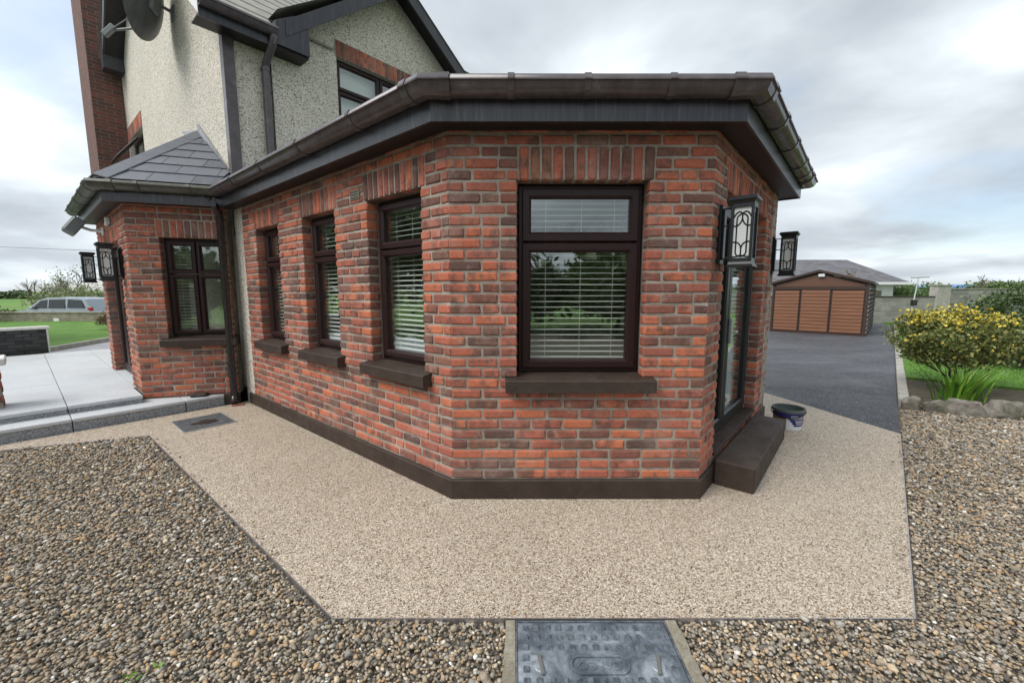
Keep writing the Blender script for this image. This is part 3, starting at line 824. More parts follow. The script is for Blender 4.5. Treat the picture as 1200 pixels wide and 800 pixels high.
# front facet (square to the camera)
w, nb = brick_wall(SR, PA, DF, PB.x - PA.x, 0, 33, 2.54, [(.465, 1.325, course(9), HEAD, .465, 1.365)], 999, rng)
n_front = nb
# left wall
LW = [(.42, 1.06), (1.66, 2.31), (2.86, 3.55)]
ops = [(a, b, course(9), HEAD, a - .05, b + .06) for a, b in LW]
wl, nb = brick_wall(SR, P0, DLN, L_LEFT, 0, 33, 2.54, ops, max(0, 300 - n_front), rng, score=lambda b: -b[0])
print('front bricks', n_front, 'left', nb)
# right facet with the door
DOOR = (.36, 1.94, 0.205, HEAD)
wr, nb = brick_wall(SR, PB, DR, L_RIGHT, 0, 33, 2.54, [(DOOR[0], DOOR[1], DOOR[2], DOOR[3], DOOR[0] - .05, DOOR[1] + .06)], 0, rng)
# hidden return to the house
wh, nb = brick_wall(SR, PE, DL, (PF - PE).length, 0, 33, 2.54, [], 0, rng)
srpath = [tuple(P0), tuple(PA), tuple(PB), tuple(PE), tuple(PF)]
plinth(SR, [tuple(PA + DL * 4.0)] + srpath[1:])
eaves(SR, [tuple(PA + DL * 4.12)] + srpath[1:], [(0, .06), (0, .95), (0, 1.75), (0, 2.6), (0, 3.45), (1, .42), (1, .86), (1, 1.35), (2, .55), (2, 1.15), (2, 1.8), (2, 2.2), (3, .5), (3, 1.4)], [1, 2, 3])
# air vent above the left wall
loc = Vector((P0.x, P0.y, 0)) - Vector(SR.location)
m = MB().bbox(2.62, 2.76, -.006, .02, 2.13 + .105, 2.13 + .185, .004)
vent = m.build('air_vent', 'concrete_old', SR, loc=loc, rot=ANG(DLN))
m = MB()
for i in range(6):
    for j in range(3): m.box(2.632 + i * .0205, 2.644 + i * .0205, -.008, -.0055, 2.244 + j * .023, 2.258 + j * .023)
m.build('vent_holes', 'pipe_black', vent)
# windows
def two_light(a, b, zb=.905, zt=HEAD, tz=1.815):
    return [(a + .03, b - .03, tz + .006, zt - .03), (a + .03, b - .03, zb + .03, tz - .006)]
window(SR, PA, DF, .465, 1.325, .905, HEAD, two_light(.465, 1.325))
for a, b in LW: window(SR, P0, DLN, a, b, .905, HEAD, two_light(a, b), sash_w=.055)
# door and side light in the right facet
loc = Vector((PB.x, PB.y, 0)) - Vector(SR.location)
fr = MB(); ring(fr, DOOR[0] + .004, DOOR[1] - .004, .232, HEAD - .004, .05, .105, .18, .008)
dfr = fr.build('door_frame', 'black_metal', SR, loc=loc, rot=ANG(DR))
MB().bbox(DOOR[0] + .004, DOOR[1] - .004, -.01, .19, .203, .230, .004).build('threshold', 'plinth_paint', dfr)
for nm, a, b in (('side_light', .41, .96), ('door', .97, 1.89)):
    m = MB(); ring(m, a, b, .28, HEAD - .05, .085, .09, .16, .014)
    s = m.build(nm, 'black_metal', SR, loc=loc, rot=ANG(DR))
    MB().box(a + .08, b - .08, .120, .127, .36, HEAD - .13).build('pane', 'glass', s)
    if nm == 'door':
        h = MB().bbox(1.00, 1.03, .06, .09, 1.02, 1.24, .006); h.tube([(1.015, .075, 1.12), (1.015, .04, 1.12), (1.11, .04, 1.12)], .009, 8)
        h.build('handle', 'galvanised', s)
# step block outside the door
st = empty('doorstep', (*(PB + DR * 1.08 + Vector((DR.y, -DR.x)) * .15), 0), ANG(DR))
MB().bbox(-.77, .77, -.15, .13, -.04, .198, .012).build('block', 'plinth_paint', st)
tag(st, 'low dark brown painted doorstep outside the glazed door', 'doorstep')
# inside: floor, ceiling, plaster lining and roof
inner = [tuple(P0 + DR * .3), tuple(PA + Vector((.12, .3))), tuple(PB + Vector((-.15, .3))), tuple(PE + DL * .3 - DR * .3), tuple(PF - DR * .3), tuple(HK + DR * .4)]
world_part(MB().prism(inner, .10, .20), 'floor_slab', 'inside_floor', SR)
world_part(MB().prism(inner, 2.46, 2.50), 'room_ceiling', 'plaster', SR)
m = MB()
m.sweep(srpath, [(.20, 2.715), (-1.0, 3.02)], closed_prof=False, caps=False)
world_part(m, 'roof', 'slate', SR)
m = MB(); sw = MB().sweep(srpath, [(-1.0, 3.02)], closed_prof=False, caps=False)
m.sheet([(p[0], p[1]) for p in sw.v] + [tuple(HK + DR * 1.0)], 3.02)
world_part(m, 'roof_crown', 'slate', SR)

# blinds behind the glass
blind('white venetian blind behind the square front window, slats open', PA, DF, .545, 1.245, .93, 2.17, .200, tilt=2)
blind('white venetian blind in the left wall window nearest the camera', P0, DLN, 2.92, 3.50, .93, 2.17, .200, tilt=14)
blind('white venetian blind in the middle window of the left wall', P0, DLN, 1.72, 2.25, .93, 2.17, .200, tilt=14)
blind('white venetian blind in the left wall window nearest the house', P0, DLN, .48, 1.00, .93, 2.17, .200, tilt=14)
blind('white venetian blind behind the glazed door above the doorstep', PB, DR, .99, 1.87, .32, 2.13, .200, tilt=30)
# sofa seen dimly through the front window
sf = empty('sofa', (.55, 3.62, .2))
m = MB().bbox(-.55, .55, -.10, .62, .02, .42, .05); m.build('seat', 'sofa', sf, True)
m = MB()
prof = []
for i in range(13):
    th = math.pi * i / 12; prof.append((.50 * math.cos(th), .58 + .30 * math.sin(th) ** .6))
prof = [(.50, .3)] + prof + [(-.50, .3)]
m.extrude([(x, -.24, z) for x, z in prof], (0, .16, 0)); m.build('backrest', 'sofa', sf)
for s in (-1, 1): MB().bbox(s * .63 - .09, s * .63 + .09, -.2, .6, .02, .62, .06).build('armrest', 'sofa', sf)
tag(sf, 'pale green sofa with rounded back just inside the front window', 'sofa')

# ------------------------------------------------------------------ main house
HS = empty('house', (HK.x, HK.y, 0))
tag(HS, 'tall house in cream pebbledash with dark eaves, gabled window and brick chimney', 'building')
ufr = ANG(DR); tfr = ANG(DL)
def wpt(u, t, z):
    p = HK + DR * u + DL * t; return (p.x, p.y, z)
m = MB()
def upoly(poly, t0=0.0, t1=.3):
    d = DL * (t1 - t0)
    m.extrude([wpt(u, t0, z) for u, z in poly], (d.x, d.y, 0))
UW = (1.44, 2.94, 3.85, 4.955)
upoly([(0, -.05), (UW[0], -.05), (UW[0], 4.75), (0, 4.75)])
upoly([(UW[0], -.05), (UW[1], -.05), (UW[1], UW[2]), (UW[0], UW[2])])
upoly([(UW[1], -.05), (9, -.05), (9, 4.75), (UW[1], 4.75)])
upoly([(.34, 4.75), (UW[0], 4.75), (UW[0], 4.955), (.62, 4.955)])
upoly([(UW[1], 4.75), (4.66, 4.75), (4.37, 4.955), (UW[1], 4.955)])
upoly([(.62, 4.955), (4.37, 4.955), (2.47, 6.32)])
wf = world_part(m, 'wall', 'pebbledash', HS)
m = MB()
TW = (5.16, 6.65, 3.3, 4.80)                       # small window in the end wall
def tpoly(poly, u0=0.001, u1=.3):
    d = DR * (u1 - u0); m.extrude([wpt(u0, t, z) for t, z in poly], (d.x, d.y, 0))
tpoly([(.302, -.05), (TW[0], -.05), (TW[0], 4.8), (.302, 4.8)])
tpoly([(TW[0], -.05), (TW[1], -.05), (TW[1], TW[2]), (TW[0], TW[2])])
tpoly([(TW[1], -.05), (8.3, -.05), (8.3, 4.8), (TW[1], 4.8)])
tpoly([(0.0, 4.8), (.302, 4.8), (8.3, 4.8), (6.6, 6.3), (4.2, 8.2)])
tpoly([(0.0, 4.752), (0.302, 4.752), (.302, 4.8), (0.0, 4.8)])
we = world_part(m, 'wall', 'pebbledash', HS)
m = MB(); q = [wpt(-.058, -.288, 0), wpt(.22, -.288, 0), wpt(.22, -.002, 0), wpt(-.058, -.002, 0)]
m.prism([(a[0], a[1]) for a in q], -.05, 2.62); world_part(m, 'wall_pier', 'pebbledash', HS)
# corner board
m = MB(); q = [wpt(-.055, -.05, 0), wpt(.07, -.05, 0), wpt(.07, .06, 0), wpt(-.055, .06, 0)]
m.prism([(p[0], p[1]) for p in q], 2.2, 4.74); world_part(m, 'corner_board', 'gutter_brown', HS)
# facade eaves: soffit, fascia, gutter, roof
hp = [(HK - DR * .30)[:], (HK + DR * .47)[:]]
def zoff(prof, dz): return [(o + .10, z + dz) for o, z in prof]
fa = [tuple(HK - DR * .34), tuple(HK + DR * .90)]
world_part(MB().sweep(fa, [(-.0, 4.60), (.27, 4.60), (.27, 4.615), (-.0, 4.615)]), 'soffit', 'soffit', HS)
fa2 = [tuple(HK - DR * .34), tuple(HK + DR * .47)]
world_part(MB().sweep(fa2, [(.27, 4.575), (.29, 4.575), (.29, 4.76), (.27, 4.76)]), 'fascia', 'fascia', HS)
gp = [(o + .105, z + 2.06) for o, z in gutter_profile()]
gut = world_part(MB().sweep(fa2, gp), 'gutter', 'gutter_brown', HS, True)
# boxed end of the gable verge and the rakes
m = MB(); d = -DL * .31
m.extrude([wpt(.47, -.0, z) for z in ()] or [wpt(.48, 0, 4.62), wpt(.90, 0, 4.62), wpt(.90, 0, 4.98), wpt(.72, 0, 5.05), wpt(.48, 0, 4.90)], (d.x, d.y, 0))
world_part(m, 'eaves_box', 'fascia', HS)
def rake(u0, z0, u1, z1, hgt, a, b, name, mat):
    mm = MB(); dv = -DL * (b - a)
    s = -DL * a
    P = [wpt(u0, 0, z0), wpt(u1, 0, z1), wpt(u1, 0, z1 + hgt), wpt(u0, 0, z0 + hgt)]
    mm.extrude([(x + s.x, y + s.y, z) for x, y, z in P], (dv.x, dv.y, 0)); world_part(mm, name, mat, HS)
rake(.60, 4.747, 2.47, 6.18, .20, .29, .32, 'barge_board', 'fascia')
rake(2.47, 6.18, 4.9, 4.50, .20, .29, .32, 'barge_board', 'fascia')
rake(.70, 5.00, 2.47, 6.30, .02, 0.002, .29, 'verge_soffit', 'soffit')
rake(2.47, 6.30, 4.9, 4.62, .02, 0.002, .29, 'verge_soffit', 'soffit')
m = MB()
for (ua, za, ub, zb) in ((.5, 5.02, 2.47, 6.40), (4.9, 4.72, 2.47, 6.40)):
    m.add([wpt(ua, -.34, za), wpt(ub, -.34, zb), wpt(ub, 4.0, zb), wpt(ua, 4.0, za)], [(0, 1, 2, 3)])
world_part(m, 'gable_roof', 'roof_tile', HS)
# main roof above the gutter, stepped courses
m = MB()
for i in range(14):
    t0 = -.34 + i * .30; z0 = 4.77 + (t0 + .34) * .84
    t1 = t0 + .33; z1 = 4.77 + (t1 + .34) * .84 - .015
    m.add([wpt(-.35, t0, z0), wpt(.49 if i < 1 else (1.4 if i < 4 else 9), t0, z0), wpt(.49 if i < 1 else (1.4 if i < 4 else 9), t1, z1), wpt(-.35, t1, z1),
           wpt(-.35, t0, z0 - .02), wpt(.49 if i < 1 else (1.4 if i < 4 else 9), t0, z0 - .02)], [(0, 1, 2, 3), (4, 5, 1, 0)])
m.add([wpt(-.35, 4.2, 8.6), wpt(9, 4.2, 8.6), wpt(9, 6.95, 6.3), wpt(-.35, 6.95, 6.3)], [(0, 1, 2, 3)])
world_part(m, 'roof', 'roof_tile', HS)
# verge on the end wall
def verge(t0, z0, t1, z1, name, mat, u0, u1, h):
    mm = MB(); dv = DR * (u1 - u0)
    mm.extrude([wpt(u0, t0, z0), wpt(u0, t1, z1), wpt(u0, t1, z1 + h), wpt(u0, t0, z0 + h)], (dv.x, dv.y, 0)); world_part(mm, name, mat, HS)
verge(-.26, 4.60, 4.2, 8.22, 'verge_soffit', 'white_plastic', -.30, 0.0, .02)
verge(4.2, 8.22, 6.55, 6.20, 'verge_soffit', 'soffit', -.30, 0.0, .02)
verge(-.262, 4.61, 4.2, 8.22, 'barge_board', 'white_plastic', -.33, -.302, .22)
verge(4.2, 8.22, 6.58, 6.17, 'barge_board', 'fascia', -.33, -.302, .22)
m = MB(); dv = DR * .33
m.extrude([wpt(-.335, 6.3, 6.16), wpt(-.335, 6.62, 6.16), wpt(-.335, 6.62, 6.42), wpt(-.335, 6.3, 6.70)], (dv.x, dv.y, 0)); world_part(m, 'eaves_box', 'fascia', HS)
# facade downpipe with swan neck, and a thin cable
m = MB(); m.tube([wpt(.44, -.335, 4.70), wpt(.43, -.33, 4.60), wpt(.415, -.08, 4.42), wpt(.415, -.06, 4.3), wpt(.415, -.06, 2.6)], .046, 12)
dp = world_part(m, 'downpipe', 'gutter_brown', HS, True)
for z in (4.34, 3.15): world_part(MB().tube([wpt(.415, -.06, z), wpt(.415, -.06, z + .04)], .054, 12), 'pipe_bracket', 'gutter_brown', HS)
world_part(MB().tube([wpt(.50, -.012, 4.6), wpt(.505, -.012, 4.0), wpt(.50, -.012, 3.4), wpt(.51, -.012, 2.6)], .010, 6), 'cable', 'pipe_black', HS)
# upstairs window
hl = empty('unused', (0, 0, 0)); bpy.data.objects.remove(hl)
lights = [(1.47, 2.20, 4.52, 4.925), (1.47, 2.20, 3.88, 4.505), (2.215, 2.91, 3.88, 4.925)]
window(HS, HK, DR, UW[0], UW[1], UW[2], UW[3], lights, recess=.06, sill=False, sash_w=.055)
blind('white venetian blind in the upstairs gable window', HK, DR, UW[0] + .05, UW[1] - .05, UW[2] + .02, UW[3] - .02, .2, tilt=80, pitch=.038)
lint = MB().box(UW[0] - .02, UW[1] + .02, -.010, .02, 4.952, 5.185).build('lintel', 'mortar', HS, loc=(0, 0, 0), rot=ufr)
rr = random.Random(5); nS = 20
for i in range(nS):
    wS = (UW[1] - UW[0] + .02) / nS
    o = link('brick', SOLDIERS[i % 4], lint, (UW[0] - .01 + wS * (i + .5), -.018, 5.068), 0, ((wS - .01) / (PITCH - JOINT + .002), .3, 1.06))
# small end wall window with its open sash and brick head
L8 = 8.3
org = HK + DL * L8
s0, s1 = L8 - TW[1], L8 - TW[0]
window(HS, org, DLN, s0, s1, TW[2], TW[3], [(s0 + .03, s1 - .03, TW[2] + .03, TW[3] - .03)], recess=.08, sill=False)
loc = Vector((org.x, org.y, 0)) - Vector(HS.location)
lint = MB().box(s0, s1, -.010, .02, TW[3] + .003, TW[3] + .30).build('lintel', 'mortar', HS, loc=loc, rot=ANG(DLN))
for i in range(18):
    wS = (s1 - s0) / 18
    link('brick', SOLDIERS[i % 4], lint, (s0 + wS * (i + .5), -.016, TW[3] + .15), 0, ((wS - .01) / (PITCH - JOINT + .002), .3, 1.3))
m = MB(); m.bbox(0, .7, -.02, .02, -.30, .30, .008); M = Matrix.Translation((s0 + .35, -.2, TW[3] - .36)) @ Matrix.Rotation(R(-38), 4, 'X')
m.xform(M); m.build('open_sash', 'rosewood', HS, loc=loc, rot=ANG(DLN))
# chimney breast
b = NB('brick_far')
p = b.pos(); sx = b.n('ShaderNodeSeparateXYZ'); b.L.new(p, sx.inputs[0])
cm = b.n('ShaderNodeCombineXYZ'); b.put(cm.inputs[0], b.math('MULTIPLY_ADD', sx.outputs[0], 1.0)); b.put(cm.inputs[1], sx.outputs[2])
b.N[-1]
bt = b.n('ShaderNodeTexBrick'); b.L.new(cm.outputs[0], bt.inputs['Vector'])
bt.inputs['Color1'].default_value = (.20, .065, .045, 1); bt.inputs['Color2'].default_value = (.095, .050, .042, 1); bt.inputs['Mortar'].default_value = (.15, .125, .105, 1)
bt.inputs['Scale'].default_value = 1.0; bt.inputs['Brick Width'].default_value = .17; bt.inputs['Row Height'].default_value = PITCH; bt.inputs['Mortar Size'].default_value = .008
b.set(Base_Color=b.mix(b.ramp(b.noise(3, 5), [(.4, g(0)), (.7, g(.35))]), bt.outputs[0], (.10, .055, .045)), Roughness=.9).bump(bt.outputs['Fac'], -.006)
m = MB(); q = [wpt(-.53, 6.75, 0), wpt(.6, 6.75, 0), wpt(.6, 8.2, 0), wpt(-.53, 8.2, 0)]
m.prism([(a[0], a[1]) for a in q], -.05, 9.6); world_part(m, 'chimney', 'brick_far', HS)
m = MB(); q = [wpt(-.60, 6.68, 0), wpt(.67, 6.68, 0), wpt(.67, 8.27, 0), wpt(-.60, 8.27, 0)]
m.prism([(a[0], a[1]) for a in q], 9.6, 9.85); world_part(m, 'chimney_cap', 'concrete_old', HS)
# house plinth strip beside the sun room
m = MB(); q = [wpt(-.02, -.03, 0), wpt(.2, -.03, 0), wpt(.2, .75, 0), wpt(-.02, .75, 0)]
m.prism([(a[0], a[1]) for a in q], -.05, .15); world_part(m, 'plinth', 'plinth_paint', HS)
# back walls, closing the shell
m = MB(); q = [wpt(.32, 8.0, 0), wpt(9, 8.0, 0), wpt(9, 8.3, 0), wpt(.32, 8.3, 0)]
m.prism([(a[0], a[1]) for a in q], -.05, 6.2)
q = [wpt(8.7, .32, 0), wpt(9, .32, 0), wpt(9, 7.98, 0), wpt(8.7, 7.98, 0)]
m.prism([(a[0], a[1]) for a in q], -.05, 4.7); world_part(m, 'wall', 'pebbledash', HS)

# ------------------------------------------------------------------ porch
PC = Vector((-4.62, 5.07)); PW = Vector((math.sin(R(72)), math.cos(R(72)))); LPF, LPS = 1.03, 2.54
PR = PC + PW * LPF; PS = PC + DL * LPS
PO = empty('porch', (PC.x - .3, PC.y + 1.0, 0))
tag(PO, 'small red brick porch with hipped slate roof beside the pale terrace', 'building')
rng = random.Random(23)
PHEAD = course(27)
nf = 0
wpf, nf = brick_wall(PO, PC, PW, LPF, 0, 33, 2.54, [(.335, 1.00, course(9), PHEAD, .30, 1.03)], 240, rng)
wps, ns = brick_wall(PO, PS, DLN, LPS, 1, 33, 2.54, [(.36, 1.92, .225, PHEAD, .30, 1.98)], max(0, 300 - nf), rng, score=lambda b: -b[0])
print('porch bricks', nf, ns)
plinth(PO, [tuple(PC + DLN * -.35), tuple(PC), tuple(PR), tuple(PR + DL * .3)], -.05, .145)
lp = [(.365, .662, 1.70, PHEAD - .03), (.672, .97, 1.70, PHEAD - .03), (.365, .662, .935, 1.69), (.672, .97, .935, 1.69)]
window(PO, PC, PW, .335, 1.00, .905, PHEAD, lp, sash_w=.052, sill_ext=.075)
blind('white venetian blind behind the four light porch window', PC, PW, .39, .72, .93, PHEAD - .03, .235, tilt=4)
eaves(PO, [tuple(PS), tuple(PC), tuple(PR - PW * .02)], [(0, .5), (0, 1.3), (0, 1.95), (1, .28), (1, .78)], [1], 'gutter_grimy')
# porch door (dark, set back)
loc = Vector((PS.x, PS.y, 0)) - Vector(PO.location)
fr = MB(); ring(fr, .364, 1.916, .232, PHEAD - .004, .06, .11, .18, .01)
pdf = fr.build('door_frame', 'rosewood', PO, loc=loc, rot=ANG(DLN))
for nm, a, b_ in (('door', .95, 1.86), ('side_light', .42, .94)):
    m = MB(); ring(m, a, b_, .27, PHEAD - .06, .10, .10, .16, .014); s = m.build(nm, 'rosewood', PO, loc=loc, rot=ANG(DLN))
    MB().box(a + .09, b_ - .09, .125, .132, .36, PHEAD - .15).build('pane', 'glass', s)
inner = [tuple(PS + DR * .3), tuple(PC + (DR + Vector((0, .25))) * .28), tuple(PR - PW * .3 + Vector((0, .3))), tuple(HK + DL * .3 - DR * .02), tuple(HK + DL * 3.2 - DR * .02)]
world_part(MB().prism(inner, .10, .22), 'floor_slab', 'inside_floor', PO)
world_part(MB().prism(inner, 2.46, 2.50), 'room_ceiling', 'plaster', PO)
MB().box(.0, .28, .281, 1.1, .2, 2.5).build('end_wall', 'mortar', PO, loc=loc, rot=ANG(DLN))
# porch roof
def off_pt(path, i, o):
    return Vector(MB().sweep(path, [(o, 0)], closed_prof=False, caps=False).v[i][:2])
pp = [tuple(PS), tuple(PC), tuple(PR)]
E0, E1, E2 = (off_pt(pp, i, .23) for i in range(3))
ZE = 2.725
E0 = Vector((E0.x, E0.y, ZE)); E1 = Vector((E1.x, E1.y, ZE)); E2 = Vector((E2.x, E2.y, ZE))
AP = Vector(wpt(-.012, 1.42, 3.80)); FP = Vector(wpt(-.012, .12, 2.86)); TB = Vector(wpt(-.012, 3.0, 3.80)); E0b = E0 + Vector((DL.x, DL.y, 0)) * .3
nrm = (E2 - E1).cross(AP - E1).normalized(); ex = (E2 - E1).normalized(); ey = nrm.cross(ex)
def clip(poly, tri):
    def sgn(a, b, p): return (b[0] - a[0]) * (p[1] - a[1]) - (b[1] - a[1]) * (p[0] - a[0])
    out = poly
    for i in range(len(tri)):
        a, b2 = tri[i], tri[(i + 1) % len(tri)]; inp = out; out = []
        for j in range(len(inp)):
            p, q = inp[j], inp[(j + 1) % len(inp)]; sp, sq = sgn(a, b2, p), sgn(a, b2, q)
            if sp >= 0: out.append(p)
            if sp * sq < 0:
                t = sp / (sp - sq); out.append((p[0] + (q[0] - p[0]) * t, p[1] + (q[1] - p[1]) * t))
        if not out: return out
    return out
roof = MB(); roof.add([E1, E2, FP, AP, E0b, TB], [(0, 1, 3), (1, 2, 3), (4, 0, 3, 5)])
roof_o = world_part(roof, 'roof', 'slate', PO)
apx = ((AP - E1).dot(ex), (AP - E1).dot(ey)); fpx = ((FP - E1).dot(ex), (FP - E1).dot(ey)); wE = (E2 - E1).length
tri = [(0, 0), (wE, 0), (max(fpx[0], wE + .01), max(fpx[1], .02)), apx]
H = .275
for r_ in range(9):
    for c_ in range(-2, 6):
        x0 = c_ * .43 + (r_ % 2) * .215 + .05; y0 = r_ * H
        P = clip([(x0 + .003, y0), (x0 + .427, y0), (x0 + .427, y0 + H + .04), (x0 + .003, y0 + H + .04)], tri)
        if len(P) < 3: continue
        vs = [E1 + ex * p[0] + ey * p[1] + nrm * (.020 - .013 * (p[1] - y0) / (H + .04)) for p in P]; vb = [v - nrm * .006 for v in vs]
        n = len(vs); mm = MB().add(vs + vb, [tuple(range(n)), tuple(range(n, 2 * n))[::-1]] + [(i, n + i, n + (i + 1) % n, (i + 1) % n) for i in range(n)])
        o = mm.build('slate', 'slate_part', roof_o)
# hip tiles
hd = (AP - E1); nH = 5
n2 = (E1 - E0).cross(AP - E0).normalized()
sideA = (E2 - E1).normalized(); sideB = (E0 - E1).normalized()
a_in = (sideA - hd.normalized() * sideA.dot(hd.normalized())).normalized(); b_in = (sideB - hd.normalized() * sideB.dot(hd.normalized())).normalized()
if nrm.z < 0: nrm = -nrm
for i in range(nH):
    p = E1 + hd * (i / nH) + Vector((0, 0, .060 - .004 * i)); q = E1 + hd * ((i + 1.02) / nH) + Vector((0, 0, .054 - .004 * i))
    mm = MB(); dn = Vector((0, 0, -.020))
    vs = [p, q, q + a_in * .15 + dn, p + a_in * .15 + dn, q + b_in * .15 + dn, p + b_in * .15 + dn]
    vb = [v + Vector((0, 0, -.014)) for v in vs]
    mm.add(vs + vb, [(0, 1, 2, 3), (0, 5, 4, 1), (3, 2, 8, 9), (4, 5, 11, 10), (0, 3, 9, 6), (0, 6, 11, 5), (1, 7, 8, 2), (1, 4, 10, 7)])
    world_part(mm, 'hip_tile', 'lead' if i == 99 else 'slate', PO)
# lead flashing against the house wall
fdir = (FP - AP).normalized(); inn = (ex * -1 - fdir * (ex * -1).dot(fdir)).normalized()
mm = MB(); a0, a1 = AP + nrm * .028, FP + nrm * .028 + fdir * .1
mm.add([a0, a1, a1 + inn * .19, a0 + inn * .19, a0 + Vector((0, 0, .12)) , a1 + Vector((0, 0, .12))], [(0, 1, 2, 3), (0, 4, 5, 1)])
world_part(mm, 'flashing', 'lead', PO)
# downpipe between porch and sun room
m = MB(); bx = Vector((-3.655, 5.330))
m.tube([(bx.x - .02, bx.y - .14, 2.62), (bx.x - .01, bx.y - .06, 2.52), (bx.x, bx.y, 2.42), (bx.x, bx.y, .12), (bx.x + .02, bx.y - .03, .07), (bx.x + .05, bx.y - .08, .035)], .040, 12)
world_part(m, 'downpipe', 'pipe_black', PO, True)
for z in (.42, 1.5): world_part(MB().tube([(bx.x, bx.y, z), (bx.x, bx.y, z + .035)], .046, 12), 'pipe_bracket', 'pipe_black', PO)

# ------------------------------------------------------------------ terrace of pale granite by the porch
def lpt(q, a, b): return q + DR * a + DL * b          # a along DR, b along DL
TQ = Vector((-4.645, 4.271))                            # a point on the lower riser line
def build_terrace():
    T = empty('stone_terrace', (TQ.x, TQ.y, 0))
    tag(T, 'pale grey granite terrace with two shallow steps in front of the porch', 'terrace')
    def slab(a0, a1, b0, b1, z0, z1, name, mat, bev=.006, skew=0):
        m = MB().bbox(a0, a1, b0, b1, z0, z1, bev)
        return m.build(name, mat, T, rot=ANG(DR))
    # local frame: x along DR, y along DL ; lower step treads
    for a0, a1 in ((-2.2, -.02), (-.015, .95), (.955, 1.36)):
        s = slab(a0, a1, 0, .62, .10, .138, 'tread', 'granite')
        MB().bbox(a0 + .002, a1 - .002, .012, .6, -.04, .099, .003).build('riser', 'granite_rough', s)
    for a0, a1 in ((-2.2, -.03), (-.025, .60)):
        s = slab(a0, a1, .275, .90, .19, .231, 'tread', 'granite')
        MB().bbox(a0 + .002, a1 - .002, .29, .85, .0, .189, .003).build('riser', 'granite_rough', s)
    # upper paving
    cols = [(-3.2, -1.65), (-1.645, -.03), (-.025, .62), (.625, 1.3)]
    rows = [(.905, 2.0), (2.004, 3.1), (3.104, 4.2), (4.204, 5.3), (5.304, 6.2)]
    for i, (a0, a1) in enumerate(cols):
        for (b0, b1) in rows:
            slab(a0, a1, b0, b1, .10, .230 + random.uniform(-.0015, .0015), 'paving_slab', 'granite', .003)
    slab(-3.2, 1.3, .7, 6.2, -.04, .098, 'base', 'concrete_old', .01)
build_terrace()

def build_dark_wall():
    a, b = Vector((-10.25, 7.72)), Vector((-9.66, 8.60)); d = (b - a).normalized(); org = b - d * 3.2
    T = empty('garden_wall', (org.x, org.y, .2), ANG(d))
    tag(T, 'low charcoal brick garden wall with white coping at the terrace edge', 'wall')
    MB().box(0, 3.17, .01, .20, 0, .50).build('core', 'pipe_black', T)
    v = [MB().bbox(-.105, .105, 0, .09, -.03, .03, .006).mesh('brick', 'charcoal_brick') for _ in range(2)]
    for k in range(7):
        s = 3.17 - (0 if k % 2 else .11)
        while s > .1:
            l = min(.21, s)
            link('brick', v[k % 2], T, (s - l / 2, random.uniform(-.002, .002), .035 + k * .0705), 0, ((l - .008) / .21, 1, 1)); s -= .218
    MB().bbox(3.172, 3.20, -.005, .205, 0, .50, .004).build('end_cap', 'white_stone', T)
    MB().bbox(-.02, 3.23, -.03, .235, .50, .555, .008).build('coping', 'white_stone', T)
build_dark_wall()

def build_pillar():
    p = Vector((-5.60, 4.36)); T = empty('garden_pillar', (p.x - .06, p.y - .05, 0), ANG(DR))
    tag(T, 'short pink brick pillar with pale stone cap at the left edge', 'pillar')
    MB().box(-.15, .15, -.15, .15, 0, .70).build('core', 'mortar', T)
    for k in range(9):
        for sgn in (-1, 1):
            for (x, y, rz) in (((-.08 if k % 2 else .08) * sgn, -.16 * sgn, 0 if sgn > 0 else math.pi), (.16 * sgn, (.08 if k % 2 else -.08) * sgn, math.pi / 2 if sgn > 0 else -math.pi / 2)):
                link('brick', BRICKS[k % 6], T, (x, y, .04 + k * .0735), rz, (.72, .5, 1))
    MB().bbox(-.21, .21, -.21, .21, .70, .775, .01).build('cap', 'white_stone', T)
build_pillar()

# low boundary wall across the far lawn
def build_far_wall():
    T = empty('boundary_wall', (-20, 20.4, 0)); tag(T, 'low weathered concrete boundary wall between far lawn and road', 'wall')
    MB().box(-30, 18.0, 0, .22, -.3, .40).build('body', 'concrete_old', T)
    MB().bbox(-30, 18.0, -.03, .25, .40, .46, .01).build('coping', 'concrete_old', T)
    o = MB().bbox(-.13, .13, -.03, .0, 0, .14, .006).build('sign_board', 'white_plastic'); o.location = (-22.2, 20.2, .02)
    tag(o, 'small white board leaning on the far boundary wall', 'sign')
build_far_wall()

